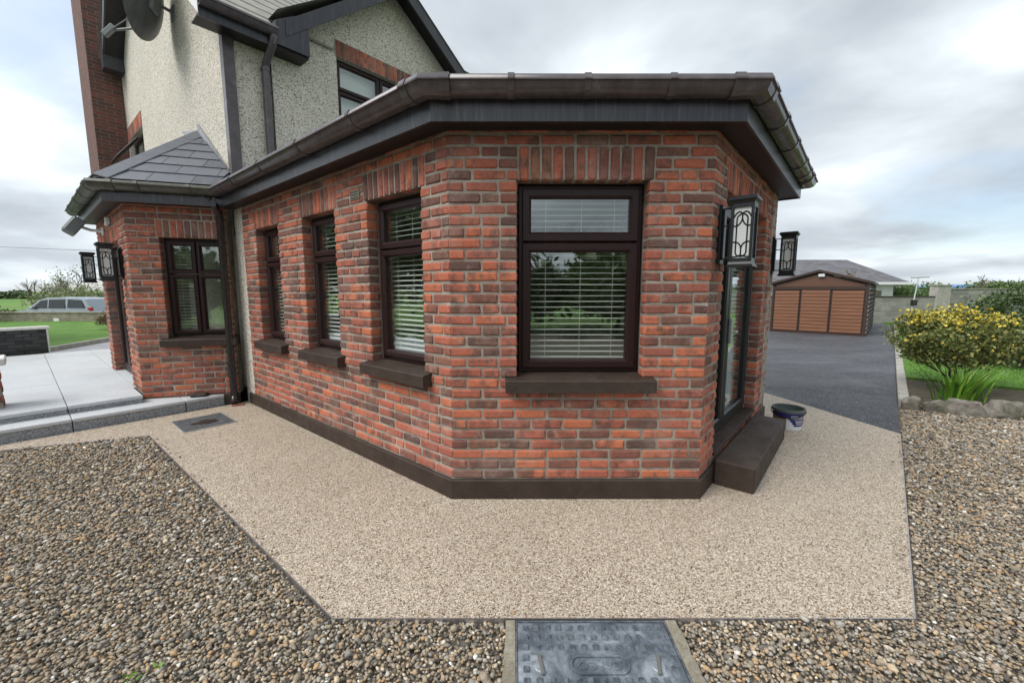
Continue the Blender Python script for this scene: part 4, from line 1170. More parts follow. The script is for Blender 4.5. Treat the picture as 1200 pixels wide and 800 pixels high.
# ------------------------------------------------------------------ lanterns
def make_lantern():
    t = empty('wall_lantern', (0, 0, 0))
    MB().bbox(-.045, .045, -.022, 0, -.20, .20, .006).bbox(-.032, .032, -.034, -.02, -.17, .17, .006).build('back_plate', 'black_metal', t)
    m = MB()
    for z in (-.16, .06, .175): m.tube([(0, -.02, z), (0, -.09, z)], .005, 6)
    m.build('bracket', 'black_metal', t)
    cy, h = -.150, .060
    # frame: posts and rails
    m = MB()
    for sx in (-1, 1):
        for sy in (-1, 1): m.bbox(sx * h - .009, sx * h + .009, cy + sy * h - .009, cy + sy * h + .009, -.185, .185, .003)
    for z0, z1 in ((-.195, -.165), (.165, .19)):
        for s in (-1, 1):
            m.box(-h, h, cy + s * h - .007, cy + s * h + .007, z0, z1); m.box(s * h - .007, s * h + .007, cy - h, cy + h, z0, z1)
    m.build('frame', 'black_metal', t)
    # flared cap and foot: stacked square profile
    def stack(prof, name):
        mm = MB(); k = len(prof)
        for r, z in prof:
            mm.v += [(-r, cy - r, z), (r, cy - r, z), (r, cy + r, z), (-r, cy + r, z)]
        for i in range(k - 1):
            for j in range(4): mm.f.append((i * 4 + j, i * 4 + (j + 1) % 4, (i + 1) * 4 + (j + 1) % 4, (i + 1) * 4 + j))
        mm.f += [(3, 2, 1, 0), tuple((k - 1) * 4 + j for j in range(4))]
        mm.build(name, 'black_metal', t)
    stack([(.066, .186), (.070, .198), (.078, .208), (.085, .213), (.085, .226), (.079, .229), (.079, .236), (.072, .238)], 'cap')
    stack([(.080, -.222), (.080, -.214), (.072, -.206), (.067, -.19)], 'foot')
    MB().box(-.054, .054, cy - .054, cy + .054, -.165, .165).build('glass', 'frosted', t)
    # tracery on the four faces
    m = MB()
    def arc(p0, p1, p2, n=7):
        out = []
        for i in range(n):
            s = i / (n - 1); out.append(((1 - s) ** 2 * p0[0] + 2 * s * (1 - s) * p1[0] + s * s * p2[0], (1 - s) ** 2 * p0[1] + 2 * s * (1 - s) * p1[1] + s * s * p2[1]))
        return out
    lines = []
    for s in (-1, 1):
        lines += [arc((s * .055, .095), (s * .028, .16), (0, .125)), arc((0, .125), (s * .032, .115), (s * .032, .09)), [(s * .032, .09), (s * .032, -.125)],
                  arc((s * .055, .05), (s * .02, .03), (0, .09)), arc((s * .055, -.06), (s * .01, -.05), (0, -.10)), [(0, -.10), (0, -.15)],
                  arc((s * .032, -.125), (s * .03, -.15), (0, -.155)), arc((s * .055, -.155), (s * .03, -.16), (0, -.145)), [(0, .125), (0, .09)]]
    for ln in lines:
        for (ox, oy, fx) in ((0, -h + .003, 1), (0, h - .003, 1), (-h + .003, 0, 0), (h - .003, 0, 0)):
            m.tube([((x if fx else ox), cy + (oy if fx else x), z) for x, z in ln], .0042, 4, False)
    m.build('tracery', 'black_metal', t)
    return t
lan = make_lantern()
GL = 'black wall lanterns with leaded panes'
def place_lantern(o, pos, d, z, label):
    o.location = (pos.x, pos.y, z); o.rotation_euler = (0, 0, ANG(d)); tag(o, label, 'lantern', GL)
place_lantern(lan, PB + DR * .17, DR, 1.865, 'large black lantern beside the glazed sun room door, nearest the camera')
for pos, d, z, lb in ((PB + DR * 2.36, DR, 1.865, 'black lantern on the far side of the glazed door, against the sky above the garage'),
                      (PC + DL * .42, DLN, 1.83, 'black lantern on the porch corner, nearer of the two by the porch door'),
                      (PS - DL * .20, DLN, 1.83, 'black lantern at the far side of the porch door, against the sky')):
    place_lantern(copy_tree(lan), pos, d, z, lb)

# flood light and sensor under the porch eaves
fl = empty('flood_light', (*(PC + DL * 1.70), 2.34), ANG(DLN)); fl.scale = (1.15, 1.15, 1.15)
m = MB().bbox(-.15, .15, -.06, .06, -.10, .10, .012); m.xform(Matrix.Translation((0, -.26, .03)) @ Matrix.Rotation(R(-35), 4, 'X')); m.build('housing', 'grey_plastic', fl)
m = MB().box(-.125, .125, -.068, -.058, -.08, .08); m.xform(Matrix.Translation((0, -.26, .03)) @ Matrix.Rotation(R(-35), 4, 'X')); m.build('lens', 'frosted', fl)
MB().tube([(0, 0, 0), (0, -.12, .0), (0, -.20, .03)], .018, 8).bbox(-.04, .04, -.02, 0, -.05, .05, .005).build('arm', 'white_plastic', fl)
tag(fl, 'grey flood light angled down under the porch gutter', 'flood light')
se = empty('motion_sensor', (*(PC + DL * 1.05), 2.42), ANG(DLN))
MB().bbox(-.035, .035, -.05, 0, -.045, .045, .008).build('body', 'white_plastic', se)
MB().lathe([(.0, -.075), (.022, -.065), (.028, -.045), (.02, -.035)], 12, (0, -.035, 0)).build('dome', 'frosted', se, True)
tag(se, 'small white motion sensor on the porch brick under the eaves', 'sensor')

# satellite dish on the end wall
def build_dish():
    p = HK + DL * 2.2
    t = empty('satellite_dish', (p.x, p.y, 5.72), ANG(DLN))      # local x towards the camera along the wall, -y out from the wall
    MB().bbox(-.09, .09, -.02, 0, -.10, .10, .006).tube([(0, -.01, .02), (0, -.16, .05), (-.03, -.22, .09)], .024, 8).build('wall_bracket', 'grey_plastic', t)
    c = Vector((.17, -.37, -.02)); ax = Vector((-.55, -.80, .22)).normalized()
    m = MB(); R0 = .50; n = 32; rings = 6
    for i in range(rings + 1):
        r = R0 * i / rings; z = .11 * (i / rings) ** 2 - .11
        for k in range(n): m.v.append((r * math.cos(6.2832 * k / n), 1.1 * r * math.sin(6.2832 * k / n), z))
    for i in range(rings):
        for k in range(n): m.f.append((i * n + k, i * n + (k + 1) % n, (i + 1) * n + (k + 1) % n, (i + 1) * n + k))
    o0 = len(m.v)
    base = list(m.v)
    m.v += [(x, y, z - .008) for x, y, z in base]
    m.f += [tuple(o0 + q for q in f[::-1]) for f in list(m.f)]
    e = rings * n
    for k in range(n): m.f.append((e + k, e + (k + 1) % n, o0 + e + (k + 1) % n, o0 + e + k))
    q = ax.to_track_quat('Z', 'Y').to_matrix().to_4x4(); M = Matrix.Translation(c) @ q
    m.xform(M); m.build('reflector', 'dish_grey', t, True)
    b = MB().bbox(-.10, .10, -.14, .06, -.17, -.115, .008); b.xform(M); b.build('back_mount', 'grey_plastic', t)
    a0 = M @ Vector((0, -.40, -.05)); a1 = M @ Vector((0, -.60, .34))
    MB().tube([a0, a1], .016, 6).tube([M @ Vector((.16, -.34, 0)), a1], .008, 6).build('arm', 'grey_plastic', t)
    l = MB().bbox(-.035, .035, -.04, .04, -.10, .10, .012); l.xform(Matrix.Translation(a1) @ q @ Matrix.Rotation(R(60), 4, 'X')); l.build('receiver', 'grey_plastic', t)
    tag(t, 'dark grey satellite dish on a bracket high on the pebbledash end wall', 'satellite dish')
b = NB('dish_grey'); b.set(Base_Color=b.ramp(b.noise(6, 5, .7, b.vscale(b.pos(), (1, 1, .3))), [(.3, (.055, .060, .065)), (.7, (.13, .14, .145))]), Roughness=.45)
build_dish()

# ------------------------------------------------------------------ covers, bucket, loose brick
def build_manhole():
    t = empty('manhole_cover', (.352, 1.40, .008))
    w, y0, y1 = .328, -.31, .303
    MB().box(-w, w, y0, y1, -.05, -.012).build('plate', 'steel_cover', t)
    # raised tread lugs
    m = MB(); nx = 13; ny = 12
    for i in range(nx):
        for j in range(ny):
            x = -w + .034 + i * (2 * w - .068) / (nx - 1); y = y0 + .03 + j * (y1 - y0 - .06) / (ny - 1)
            if abs(x) < .15 and abs(y - .088) < .060: continue
            if abs(abs(x) - .235) < .05 and abs(y - .088) < .05: continue
            s = .0135; h = .010
            m.add([(x - s, y - s, -.0125), (x + s, y - s, -.0125), (x + s, y + s, -.0125), (x - s, y + s, -.0125), (x - s * .6, y - s * .6, -.012 + h), (x + s * .6, y - s * .6, -.012 + h), (x + s * .6, y + s * .6, -.012 + h), (x - s * .6, y + s * .6, -.012 + h)],
                  [(4, 5, 6, 7), (0, 1, 5, 4), (1, 2, 6, 5), (2, 3, 7, 6), (3, 0, 4, 7)])
    lug = m.build('tread_lugs', 'steel_lug', t); lug['kind'] = 'stuff'
    # oval name panel with rim and lettering, read from the far side
    m = MB(); n = 40; oy = .088
    def stad(k, r, L):
        th = 2 * math.pi * k / n; c, s = math.cos(th), math.sin(th)
        return (L * (1 if c > 0 else -1) + r * c, oy + r * s)
    for k in range(n):
        k2 = (k + 1) % n
        A, B, C, D = stad(k, .043, .075), stad(k2, .043, .075), stad(k2, .036, .075), stad(k, .036, .075)
        o = len(m.v); m.v += [(*A, -.013), (*B, -.013), (*B, -.005), (*A, -.005), (*C, -.005), (*D, -.005), (*C, -.013), (*D, -.013)]
        m.f += [(o, o + 1, o + 2, o + 3), (o + 3, o + 2, o + 4, o + 5), (o + 5, o + 4, o + 6, o + 7)]
    m.build('name_rim', 'steel_cover', t)
    me = text_mesh('GALCO', .052, .002); me.materials.clear(); me.materials.append(MATS['steel_cover'])
    o = link('lettering', me, t, (0, oy, -.0105), math.pi)
    for sx in (-1, 1):
        k = MB().lathe([(.0, -.0118), (.030, -.0118), (.026, -.0085), (.0, -.0085)], 20, (sx * .235, oy, 0)).build('key_recess', 'steel_cover', t)
        a = R(8 if sx < 0 else -14); M = Matrix.Translation((sx * .235, oy, 0)) @ Matrix.Rotation(a, 4, 'Z')
        MB().bbox(-.007, .007, -.045, .045, -.012, .002, .003).xform(M).build('lifting_bar', 'rust', t)
    fr = MB()
    fr.box(-w - .010, -w - .002, y0, y1 + .01, -.06, -.008).box(w + .002, w + .010, y0, y1 + .01, -.06, -.008).box(-w - .002, w + .002, y1 + .002, y1 + .010, -.06, -.008)
    fr.build('rim', 'steel_lug', t)
    for sx in (-1, 1):
        mm = MB()
        n = 14; rr = random.Random(sx + 5); pr = []
        for i in range(n + 1):
            yy = y0 + (y1 + .008 - y0) * i / n
            pr.append((sx * (w + .058 + rr.uniform(-.008, .008)), yy))
        poly = [(sx * (w + .0105), y1 + .008), (sx * (w + .0105), y0)] + pr
        mm.prism(poly, -.07, -.004); mm.build('surround', 'concrete_old', t)
    tag(t, 'blue-grey steel manhole cover with raised tread in the gravel foreground', 'manhole cover')
build_manhole()

def build_drain():
    p = [Vector((-3.914, 4.622)), Vector((-3.541, 4.889)), Vector((-3.127, 4.56)), Vector((-3.431, 4.217))]
    c = sum(p, Vector((0, 0))) / 4
    t = empty('drain_cover', (c.x, c.y, 0), ANG(DR))
    MB().bbox(-.235, .235, -.27, .27, -.03, .006, .003).build('tray', 'drain_grey', t)
    m = MB()
    m.box(-.245, -.236, -.28, .28, -.03, .009).box(.236, .245, -.28, .28, -.03, .009).box(-.236, .236, -.28, -.271, -.03, .009).box(-.236, .236, .271, .28, -.03, .009)
    m.build('rim', 'galvanised', t)
    rr = random.Random(3); poly = []
    for k in range(11):
        th = 6.2832 * k / 11; poly.append((.02 + .13 * math.cos(th) * rr.uniform(.6, 1.2), -.02 + .085 * math.sin(th) * rr.uniform(.55, 1.2)))
    MB().prism(poly, .0055, .012).build('dirt_patch', 'pipe_black', t)
    tag(t, 'square grey drain cover with a dark patch set in the resin path', 'drain cover')
    o = link('loose_brick', BRICKS[2]); o.location = (-3.56, 5.24, .006); o.rotation_euler = (0, 0, R(24)); o.scale = (.62, .55, .45)
    tag(o, 'broken piece of red brick lying at the foot of the downpipe', 'brick')
    v = empty('vent_cover', (*(PC + PW * .62 + Vector((PW.y, -PW.x)) * .06), .13), ANG(PW))
    MB().bbox(-.085, .085, -.05, .05, 0, .05, .006).build('body', 'plinth_paint', v)
    MB().bbox(-.07, .07, -.056, -.049, .01, .04, .002).build('opening', 'pipe_black', v)
    tag(v, 'small dark vent block on the step below the porch window', 'vent')
build_drain()

def build_bucket():
    t = empty('bucket', (3.03, 4.42, 0), R(-25)); t.scale = (.88, .88, .92)
    H, r0, r1 = .235, .148, .172
    n = 48
    def rad(z): return r0 + (r1 - r0) * z / H
    zs = [0, .02, .045, .07, .095, .12, .145, .17, .195, .215, H]
    parts = {'bucket_white': MB(), 'bucket_navy': MB(), 'bucket_ochre': MB()}
    for i in range(len(zs) - 1):
        for k in range(n):
            a0, a1 = 2 * math.pi * k / n, 2 * math.pi * (k + 1) / n; am = math.degrees((a0 + a1) / 2) % 360; zm = (zs[i] + zs[i + 1]) / 2
            aa = (am - 270 + 180) % 360 - 180                       # 0 = towards the camera
            if -12 < aa < 95 and zm > .05 + .10 * max(0, (20 - aa) / 32) ** 1.5 + .0006 * max(0, aa - 60): mm = 'bucket_navy'
            elif -100 < aa <= -12 and zm < .15 and aa < -16: mm = 'bucket_ochre'
            elif aa <= -12 and aa > -130: mm = 'bucket_navy' if zm > .15 else 'bucket_white'
            else: mm = 'bucket_white'
            m = parts[mm]; o = len(m.v)
            for (z, a) in ((zs[i], a0), (zs[i], a1), (zs[i + 1], a1), (zs[i + 1], a0)): m.v.append((rad(z) * math.cos(a), rad(z) * math.sin(a), z))
            m.f.append((o, o + 1, o + 2, o + 3))
    for mm, nm in (('bucket_white', 'body'), ('bucket_navy', 'label_print'), ('bucket_ochre', 'paint_stain')): parts[mm].build(nm, mm, t)
    MB().lathe([(r1 - .006, H - .004), (rad(.03) - .008, .012), (0.001, .010)], n).build('lining', 'bucket_rim', t, True)
    MB().lathe([(r1 - .008, H - .03), (r1 - .008, H + .004), (r1 + .006, H + .006), (r1 + .009, H - .002), (r1 + .009, H - .03), (r1 - .0, H - .034)], n).build('rim', 'bucket_rim', t, True)
    hp = []
    for i in range(15):
        a = math.pi * i / 14; hp.append(((r1 + .012) * math.cos(a + R(160)), (r1 + .012) * math.sin(a + R(160)) , H - .02 - .07 * math.sin(a)))
    MB().tube(hp, .006, 6).build('handle', 'pipe_black', t, True)
    me = text_mesh('Dulux', .062, .0008); me.materials.clear(); me.materials.append(MATS['bucket_white'])
    def wrap(me, zc, ac):
        for v in me.vertices:
            z = zc + v.co.y; a = R(270 + ac) + v.co.x / rad(z); rr_ = rad(z) + .0016 + v.co.z; v.co = (rr_ * math.cos(a), rr_ * math.sin(a), z)
        me.update()
    wrap(me, .152, 40); link('lettering', me, t)
    for zc, w in ((.112, .115), (.095, .10), (.072, .09)):
        m = MB(); k = 8
        for i in range(k + 1):
            a = R(270 + 40) + (i / k - .5) * w / rad(zc)
            for z in (zc - .004, zc + .004): m.v.append(((rad(z) + .0014) * math.cos(a), (rad(z) + .0014) * math.sin(a), z))
        for i in range(k): m.f.append((2 * i, 2 * i + 2, 2 * i + 3, 2 * i + 1))
        m.build('print_line', 'bucket_white', t)
    m = MB(); k = 16
    for i in range(k):
        for r_ in (.011, .018):
            th = 6.2832 * i / k; a = R(270 + 8) + r_ * math.cos(th) / rad(.155); z = .155 + r_ * math.sin(th)
            m.v.append(((rad(z) + .0014) * math.cos(a), (rad(z) + .0014) * math.sin(a), z))
    for i in range(k): m.f.append((2 * i, 2 * ((i + 1) % k), 2 * ((i + 1) % k) + 1, 2 * i + 1))
    m.build('emblem', 'bucket_white', t)
    tag(t, 'navy and white paint bucket with grey-green rim standing by the doorstep', 'bucket')
build_bucket()
scatter_gravel()

# ------------------------------------------------------------------ garage, block wall, neighbour
def build_garage():
    d = Vector((.737, -.676))
    t = empty('garage', (9.62, 15.42, -.006), ANG(d))
    tag(t, 'low brown steel garage with wood-effect panelled front at the end of the driveway', 'garage')
    W, D, ZE_, ZR = 2.72, 4.6, 1.77, 2.16
    core = MB(); core.extrude([(0.03, .03, 0), (W - .03, .03, 0), (W - .03, .03, ZE_ - .03), (W / 2, .03, ZR - .05), (.03, .03, ZE_ - .03)], (0, D - .06, 0))
    core.build('body', 'garage_dark', t)
    def panel(x0, x1, z0, z1, name, n=12):
        p = MB().box(x0, x1, .0, .03, z0, z1).build(name, 'garage_dark', t)
        h = (z1 - z0 - .04) / n
        me = MB()
        w_ = x1 - x0 - .05
        me.add([(0, 0, 0), (w_, 0, 0), (w_, -.022, .012), (0, -.022, .012), (0, -.012, h - .006), (w_, -.012, h - .006), (w_, .0, h), (0, 0, h)],
               [(0, 1, 2, 3), (3, 2, 5, 4), (4, 5, 6, 7), (0, 3, 4, 7), (1, 6, 5, 2)])
        ms = me.mesh('board', 'garage_cladding')
        for i in range(n): link('board', ms, p, (x0 + .025, -.001, z0 + .02 + i * h))
        return p
    panel(.07, .85, .06, 1.52, 'door'); panel(.88, 1.72, .06, 1.54, 'door'); panel(1.75, 2.62, .06, 1.52, 'front_panel')
    m = MB(); m.box(0, .065, -.03, .05, 0, ZE_ - .02).box(W - .09, W, -.03, .05, 0, ZE_ - .02).box(.065, W - .09, -.025, .04, 1.545, 1.64).box(.065, W - .09, -.02, .04, 0, .055); m.build('front_frame', 'garage_dark', t)
    m = MB(); m.extrude([(.10, -.012, 1.645), (W - .12, -.012, 1.645), (W - .12, -.012, 1.70), (W / 2, -.012, ZR - .10), (.10, -.012, 1.70)], (0, .03, 0)); m.build('gable_panel', 'garage_brown', t)
    m = MB(); m.extrude([(-.10, -.10, ZE_ - .06), (W / 2, -.10, ZR - .02), (W + .10, -.10, ZE_ - .06), (W + .10, -.10, ZE_ + .02), (W / 2, -.10, ZR + .06), (-.10, -.10, ZE_ + .02)], (0, D + .2, 0)); m.build('roof', 'garage_dark', t)
    MB().bbox(W / 2 - .02, W / 2 + .16, -.09, -.02, ZR - .19, ZR - .09, .01).build('lamp', 'frosted', t)
    s = MB().box(W - .03, W - .005, .05, D - .05, .0, ZE_ - .03).build('side_panel', 'garage_dark', t)
    mr = MB().box(W - .004, W + .02, .05, D - .05, 0, .03).mesh('rail', 'white_plastic')
    for i in range(11): link('rail', mr, s, (0, 0, .10 + i * .145))
    mu = MB().box(W + .018, W + .03, 0, .07, .02, ZE_ - .05).mesh('post', 'garage_dark')
    for i in range(9): link('post', mu, s, (0, .15 + i * .58, 0))
build_garage()

def build_block_wall():
    t = empty('block_wall', (14.2, 19.55, 0)); tag(t, 'grey concrete block boundary wall with pier behind the shrubs', 'wall')
    x0 = 0
    segs = [(-2.2, 5.62, 1.25, 0.0), (6.28, 22.0, 1.60, 0.0)]
    me = MB().bbox(-.218, .218, 0, .2, -.104, .104, .010).mesh('block', 'block')
    cnt = 0
    for (a, b_, h, z0) in segs:
        MB().box(a, b_, .008, .20, -.2, h - .05).build('core', 'concrete_old', t)
        rows = int(round((h - .06) / .216))
        for k in range(rows):
            x = a
            first = .22 if k % 2 else .44
            while x < b_ - .05:
                l = min(first, b_ - x); first = .448
                if cnt < 280: link('block', me, t, (x + l / 2, random.uniform(-.006, .004), (h - .06) - (k + .5) * .216), 0, ((l - .010) / .436, 1, 1)); cnt += 1
                x += l
        MB().bbox(a, b_, -.03, .23, h - .05, h, .008).build('coping', 'garage_dark' if h < 1.4 else 'concrete_old', t)
    MB().bbox(5.62, 6.28, -.08, .30, -.2, 1.72, .01).build('pier', 'concrete', t)
    MB().bbox(5.58, 6.32, -.12, .34, 1.72, 1.78, .01).build('pier_cap', 'concrete', t)
build_block_wall()

def build_neighbour():
    t = empty('bungalow', (17.0, 28.5, -.8)); tag(t, 'white bungalow with hipped grey slate roof beyond the garage', 'house')
    ze, zr = 2.85, 4.35
    MB().box(-3.0, 9.0, 0, 7, 0, ze).build('wall', 'pale_render', t)
    x0, x1, y0, y1 = -3.5, 9.6, -.6, 7.6; ra, rb, ry = -0.2, 8.0, 3.0
    m = MB().add([(x0, y0, ze), (x1, y0, ze), (x1, y1, ze), (x0, y1, ze), (ra, ry, zr + .25), (rb, ry, zr + .25)], [(0, 1, 5, 4), (1, 2, 5), (2, 3, 4, 5), (3, 0, 4), (3, 2, 1, 0)])
    b = NB('slate_far'); bt = b.n('ShaderNodeTexBrick'); sx = b.n('ShaderNodeSeparateXYZ'); b.L.new(b.pos(), sx.inputs[0]); cm = b.n('ShaderNodeCombineXYZ'); b.put(cm.inputs[0], sx.outputs[0]); b.put(cm.inputs[1], sx.outputs[2])
    b.L.new(cm.outputs[0], bt.inputs['Vector']); bt.inputs['Color1'].default_value = (.075, .073, .082, 1); bt.inputs['Color2'].default_value = (.14, .135, .145, 1); bt.inputs['Mortar'].default_value = (.06, .06, .065, 1)
    bt.inputs['Scale'].default_value = 1; bt.inputs['Brick Width'].default_value = .35; bt.inputs['Row Height'].default_value = .085; bt.inputs['Mortar Size'].default_value = .008
    b.set(Base_Color=b.mix(b.ramp(b.noise(1.5, 5), [(.4, g(0)), (.7, g(.5))]), bt.outputs[0], (.17, .165, .17)), Roughness=.6)
    m.build('roof', 'slate_far', t)
    MB().box(x0 - .05, x1 + .05, y0 - .08, y0, ze - .14, ze + .03).box(x1, x1 + .08, y0, y1, ze - .14, ze + .03).build('fascia', 'white_plastic', t)
    MB().box(6.9, 8.2, -.04, .03, 1.0, 2.3).build('window', 'grey_plastic', t)
    MB().bbox(7.0, 8.1, -.06, -.041, 1.1, 2.2, .004).build('pane', 'glass', t)
    p = empty('clothes_pole', (16.55, 17.3, 0)); tag(p, 'thin galvanised clothes pole leaning beside the kerb', 'pole')
    m = MB().tube([(0, 0, -.05), (.22, .1, 1.0), (.42, .2, 2.05)], .024, 8); m.build('post', 'galvanised', p, True)
    MB().tube([(.10, .2, 2.03), (.85, .2, 2.06)], .025, 6).build('cross_bar', 'galvanised', p, True)
    MB().bbox(.10, .28, -.03, .11, .88, 1.12, .01).build('winch', 'pipe_black', p)
build_neighbour()

# ------------------------------------------------------------------ rocks
def build_rocks():
    spec = [((5.07, 5.15), .20, .18, .12, 'small mossy rock at the end of the kerb'), ((5.23, 5.02), .23, .18, .13, 'brown rock second from the kerb in the flower bed edge'),
            ((5.47, 4.90), .40, .24, .16, 'largest pale flat topped rock in the flower bed edge'), ((5.77, 4.77), .30, .22, .15, 'dark rounded rock right of the largest pale rock'),
            ((6.20, 5.02), .40, .16, .11, 'low flat rock lying behind the dark rounded rock'), ((6.06, 4.64), .28, .22, .15, 'grey rock near the right edge of the photo'), ((6.36, 4.56), .28, .22, .17, 'pale rock at the far right end of the row')]
    for i, ((x, y), sx, sy, sz, lb) in enumerate(spec):
        sx *= .92; sz *= 1.3
        rr = np.random.default_rng(i + 3); m = MB(); n, k = 16, 9
        ph = rr.uniform(0, 6, 6)
        for j in range(k):
            la = math.pi * j / (k - 1) - math.pi / 2
            for q in range(n):
                lo = 2 * math.pi * q / n
                dx, dy, dz = math.cos(la) * math.cos(lo), math.cos(la) * math.sin(lo), math.sin(la)
                f = 1 + .17 * math.sin(3 * dx + ph[0]) + .12 * math.sin(4 * dy + ph[1]) + .10 * math.sin(5 * dz + ph[2]) + .07 * math.sin(7 * dx + 5 * dy + ph[3]) + rr.uniform(-.05, .05)
                sq = lambda v: math.copysign(abs(v) ** .85, v)
                m.v.append((sq(dx) * sx / 2 * f, sq(dy) * sy / 2 * f, max(-.06, sq(dz) * sz * .66 * f + sz * .22)))
        for j in range(k - 1):
            for q in range(n): m.f.append((j * n + q, j * n + (q + 1) % n, (j + 1) * n + (q + 1) % n, (j + 1) * n + q))
        o = m.build('rock', 'rock', None, True); o.location = (x, y, 0); o.rotation_euler = (0, 0, R(-25 + 20 * math.sin(i * 2.1))); tag(o, lb, 'rock', 'rocks edging the flower bed')
build_rocks()

# ------------------------------------------------------------------ vegetation
def leaf_mesh(name, mat, P, size, normal_bias=None, parent=None, rng=None, aspect=.5, tips=False):
    """leaf-shaped faces (pointed quads) at points P"""
    rng = rng or RNG; n = len(P)
    a = rng.normal(size=(n, 3)); 
    if normal_bias is not None: a += normal_bias
    a /= np.linalg.norm(a, axis=1, keepdims=True)
    b = rng.normal(size=(n, 3)); b -= a * np.sum(a * b, 1, keepdims=True); b /= np.linalg.norm(b, axis=1, keepdims=True)
    c = np.cross(a, b); s = size * rng.uniform(.6, 1.35, (n, 1))
    V = np.stack([P - b * s, P + c * s * aspect - b * s * .1 + a * s * .12, P + b * s, P - c * s * aspect - b * s * .1 + a * s * .12], 1).reshape(-1, 3)
    F = np.arange(4 * n, dtype=np.int32)
    me = bpy.data.meshes.new(name); me.vertices.add(4 * n); me.vertices.foreach_set('co', V.ravel())
    me.loops.add(4 * n); me.loops.foreach_set('vertex_index', F); me.polygons.add(n)
    me.polygons.foreach_set('loop_start', np.arange(0, 4 * n, 4, dtype=np.int32)); me.polygons.foreach_set('loop_total', np.full(n, 4, np.int32))
    me.update(); me.materials.append(MATS[mat])
    o = bpy.data.objects.new(name, me); COL.objects.link(o); o.parent = parent
    return o
def clumps(rng, n_cl, per, rad, shape, spread):
    """points gathered in clumps inside an ellipsoid shell: shape = (rx, ry, rz), centre z = rz"""
    d = rng.normal(size=(n_cl, 3)); d /= np.linalg.norm(d, axis=1, keepdims=True)
    r = rng.uniform(.35, 1.0, (n_cl, 1)) ** .5
    C = d * r * np.array(shape) * rng.uniform(.82, 1.10, (n_cl, 1))
    P = (C[:, None, :] + rng.normal(size=(n_cl, per, 3)) * spread).reshape(-1, 3)
    return P, C
def branchy(m, p, d, L, r, depth, rng, tips, split=3, bend=.35, shrink=.68):
    q = p + d * L * .5 + Vector(rng.normal(size=3)) * L * .05; e = p + d * L
    m.tube([p, q, e], [r, r * .82, r * .62], 5 if depth < 2 else 4, False)
    if depth == 0: tips.append(e); return
    for i in range(split):
        dd = (d + Vector(rng.normal(size=3)) * bend + Vector((0, 0, .12))).normalized()
        branchy(m, e if i < 2 else q, dd, L * shrink * rng.uniform(.75, 1.15), r * .6, depth - 1, rng, tips, split, bend, shrink)

def build_shrub():
    rng = np.random.default_rng(4)
    t = empty('flowering_shrub', (6.48, 6.02, .0)); tag(t, 'rounded shrub with yellow flowers on top growing beside the kerb', 'shrub')
    m = MB(); tips = []
    for i in range(5):
        d = Vector((rng.normal() * .45, rng.normal() * .45, 1)).normalized()
        branchy(m, Vector((rng.normal() * .05, rng.normal() * .05, 0)), d, .36, .026, 3, rng, tips, 2, .5, .72)
    m.build('stem', 'bark', t)
    shape = np.array((.74, .70, .47)); cz = .76
    P, C = clumps(rng, 330, 36, 1, shape, .046)
    P[:, 2] += cz; P = P[P[:, 2] > .36 + .12 * rng.random(len(P))]
    leaf_mesh('crown', 'leaf_olive', P, .027, np.array((0, 0, .6)), t, rng)
    up = P[(P[:, 2] > cz + .24) & (rng.random(len(P)) < .24)]
    side = P[(P[:, 2] > cz - .2) & (rng.random(len(P)) < .02) & (P[:, 1] < 0)]
    F = np.concatenate([up, side]); F = F + (F - np.array((0, 0, cz))) * .06
    F = np.repeat(F, 3, 0) + rng.normal(size=(len(F) * 3, 3)) * .018
    leaf_mesh('flowers', 'leaf_yellow', F, .021, None, t, rng, .8)['kind'] = 'stuff'
build_shrub()

def build_side_bush():
    rng = np.random.default_rng(9)
    t = empty('evergreen_bush', (9.72, 7.7, .0)); tag(t, 'dense dark green bush cut off by the right edge of the photo', 'shrub')
    m = MB(); tips = []
    for i in range(4): branchy(m, Vector((rng.normal() * .08, rng.normal() * .08, 0)), Vector((rng.normal() * .3, rng.normal() * .3, 1)).normalized(), .5, .035, 3, rng, tips, 2, .5, .7)
    m.build('stem', 'bark', t)
    P, C = clumps(rng, 330, 30, 1, np.array((.95, .95, .74)), .06); P[:, 2] += .88; P = P[P[:, 2] > .22]
    leaf_mesh('crown', 'leaf_dark', P, .034, np.array((0, 0, .5)), t, rng)
    sel = P[(P[:, 2] > 1.1) & (rng.random(len(P)) < .10)]
    leaf_mesh('young_shoots', 'leaf_pale', sel * np.array((1.03, 1.03, 1.02)), .03, np.array((0, 0, .5)), t, rng)['kind'] = 'stuff'
build_side_bush()

def build_blades():
    rng = np.random.default_rng(2)
    t = empty('sword_leaf_plant', (5.98, 5.42, .0)); tag(t, 'clump of bright green sword-shaped leaves in front of the yellow shrub', 'plant')
    me = []
    for v in range(4):
        m = MB(); n = 6; L = .47 + .05 * v; w = .019; bend = .05 + .05 * v
        for i in range(n + 1):
            s = i / n; ww = w * (1 - s ** 2.2) * (.55 + .9 * s * (1 - s) * 1.6); x = bend * s * s * 1.1; z = L * s * (1 - .22 * bend * s)
            m.v += [(x, -ww, z), (x + .004, 0, z), (x, ww, z)]
        for i in range(n):
            o = 3 * i; m.f += [(o, o + 1, o + 4, o + 3), (o + 1, o + 2, o + 5, o + 4)]
        me.append(m.mesh('leaf', 'blade_leaf', True))
    for i in range(130):
        r = min(.2, abs(rng.normal()) * .12); a = rng.uniform(0, 6.283)
        o = link('leaf', me[int(rng.integers(4))], t, (r * 1.5 * math.cos(a), r * .8 * math.sin(a), 0), 0, (1, 1, rng.uniform(.55, 1.05)))
        o.rotation_euler = (rng.normal() * .10, .02 + r * .9 + rng.normal() * .07, a + rng.normal() * .5)
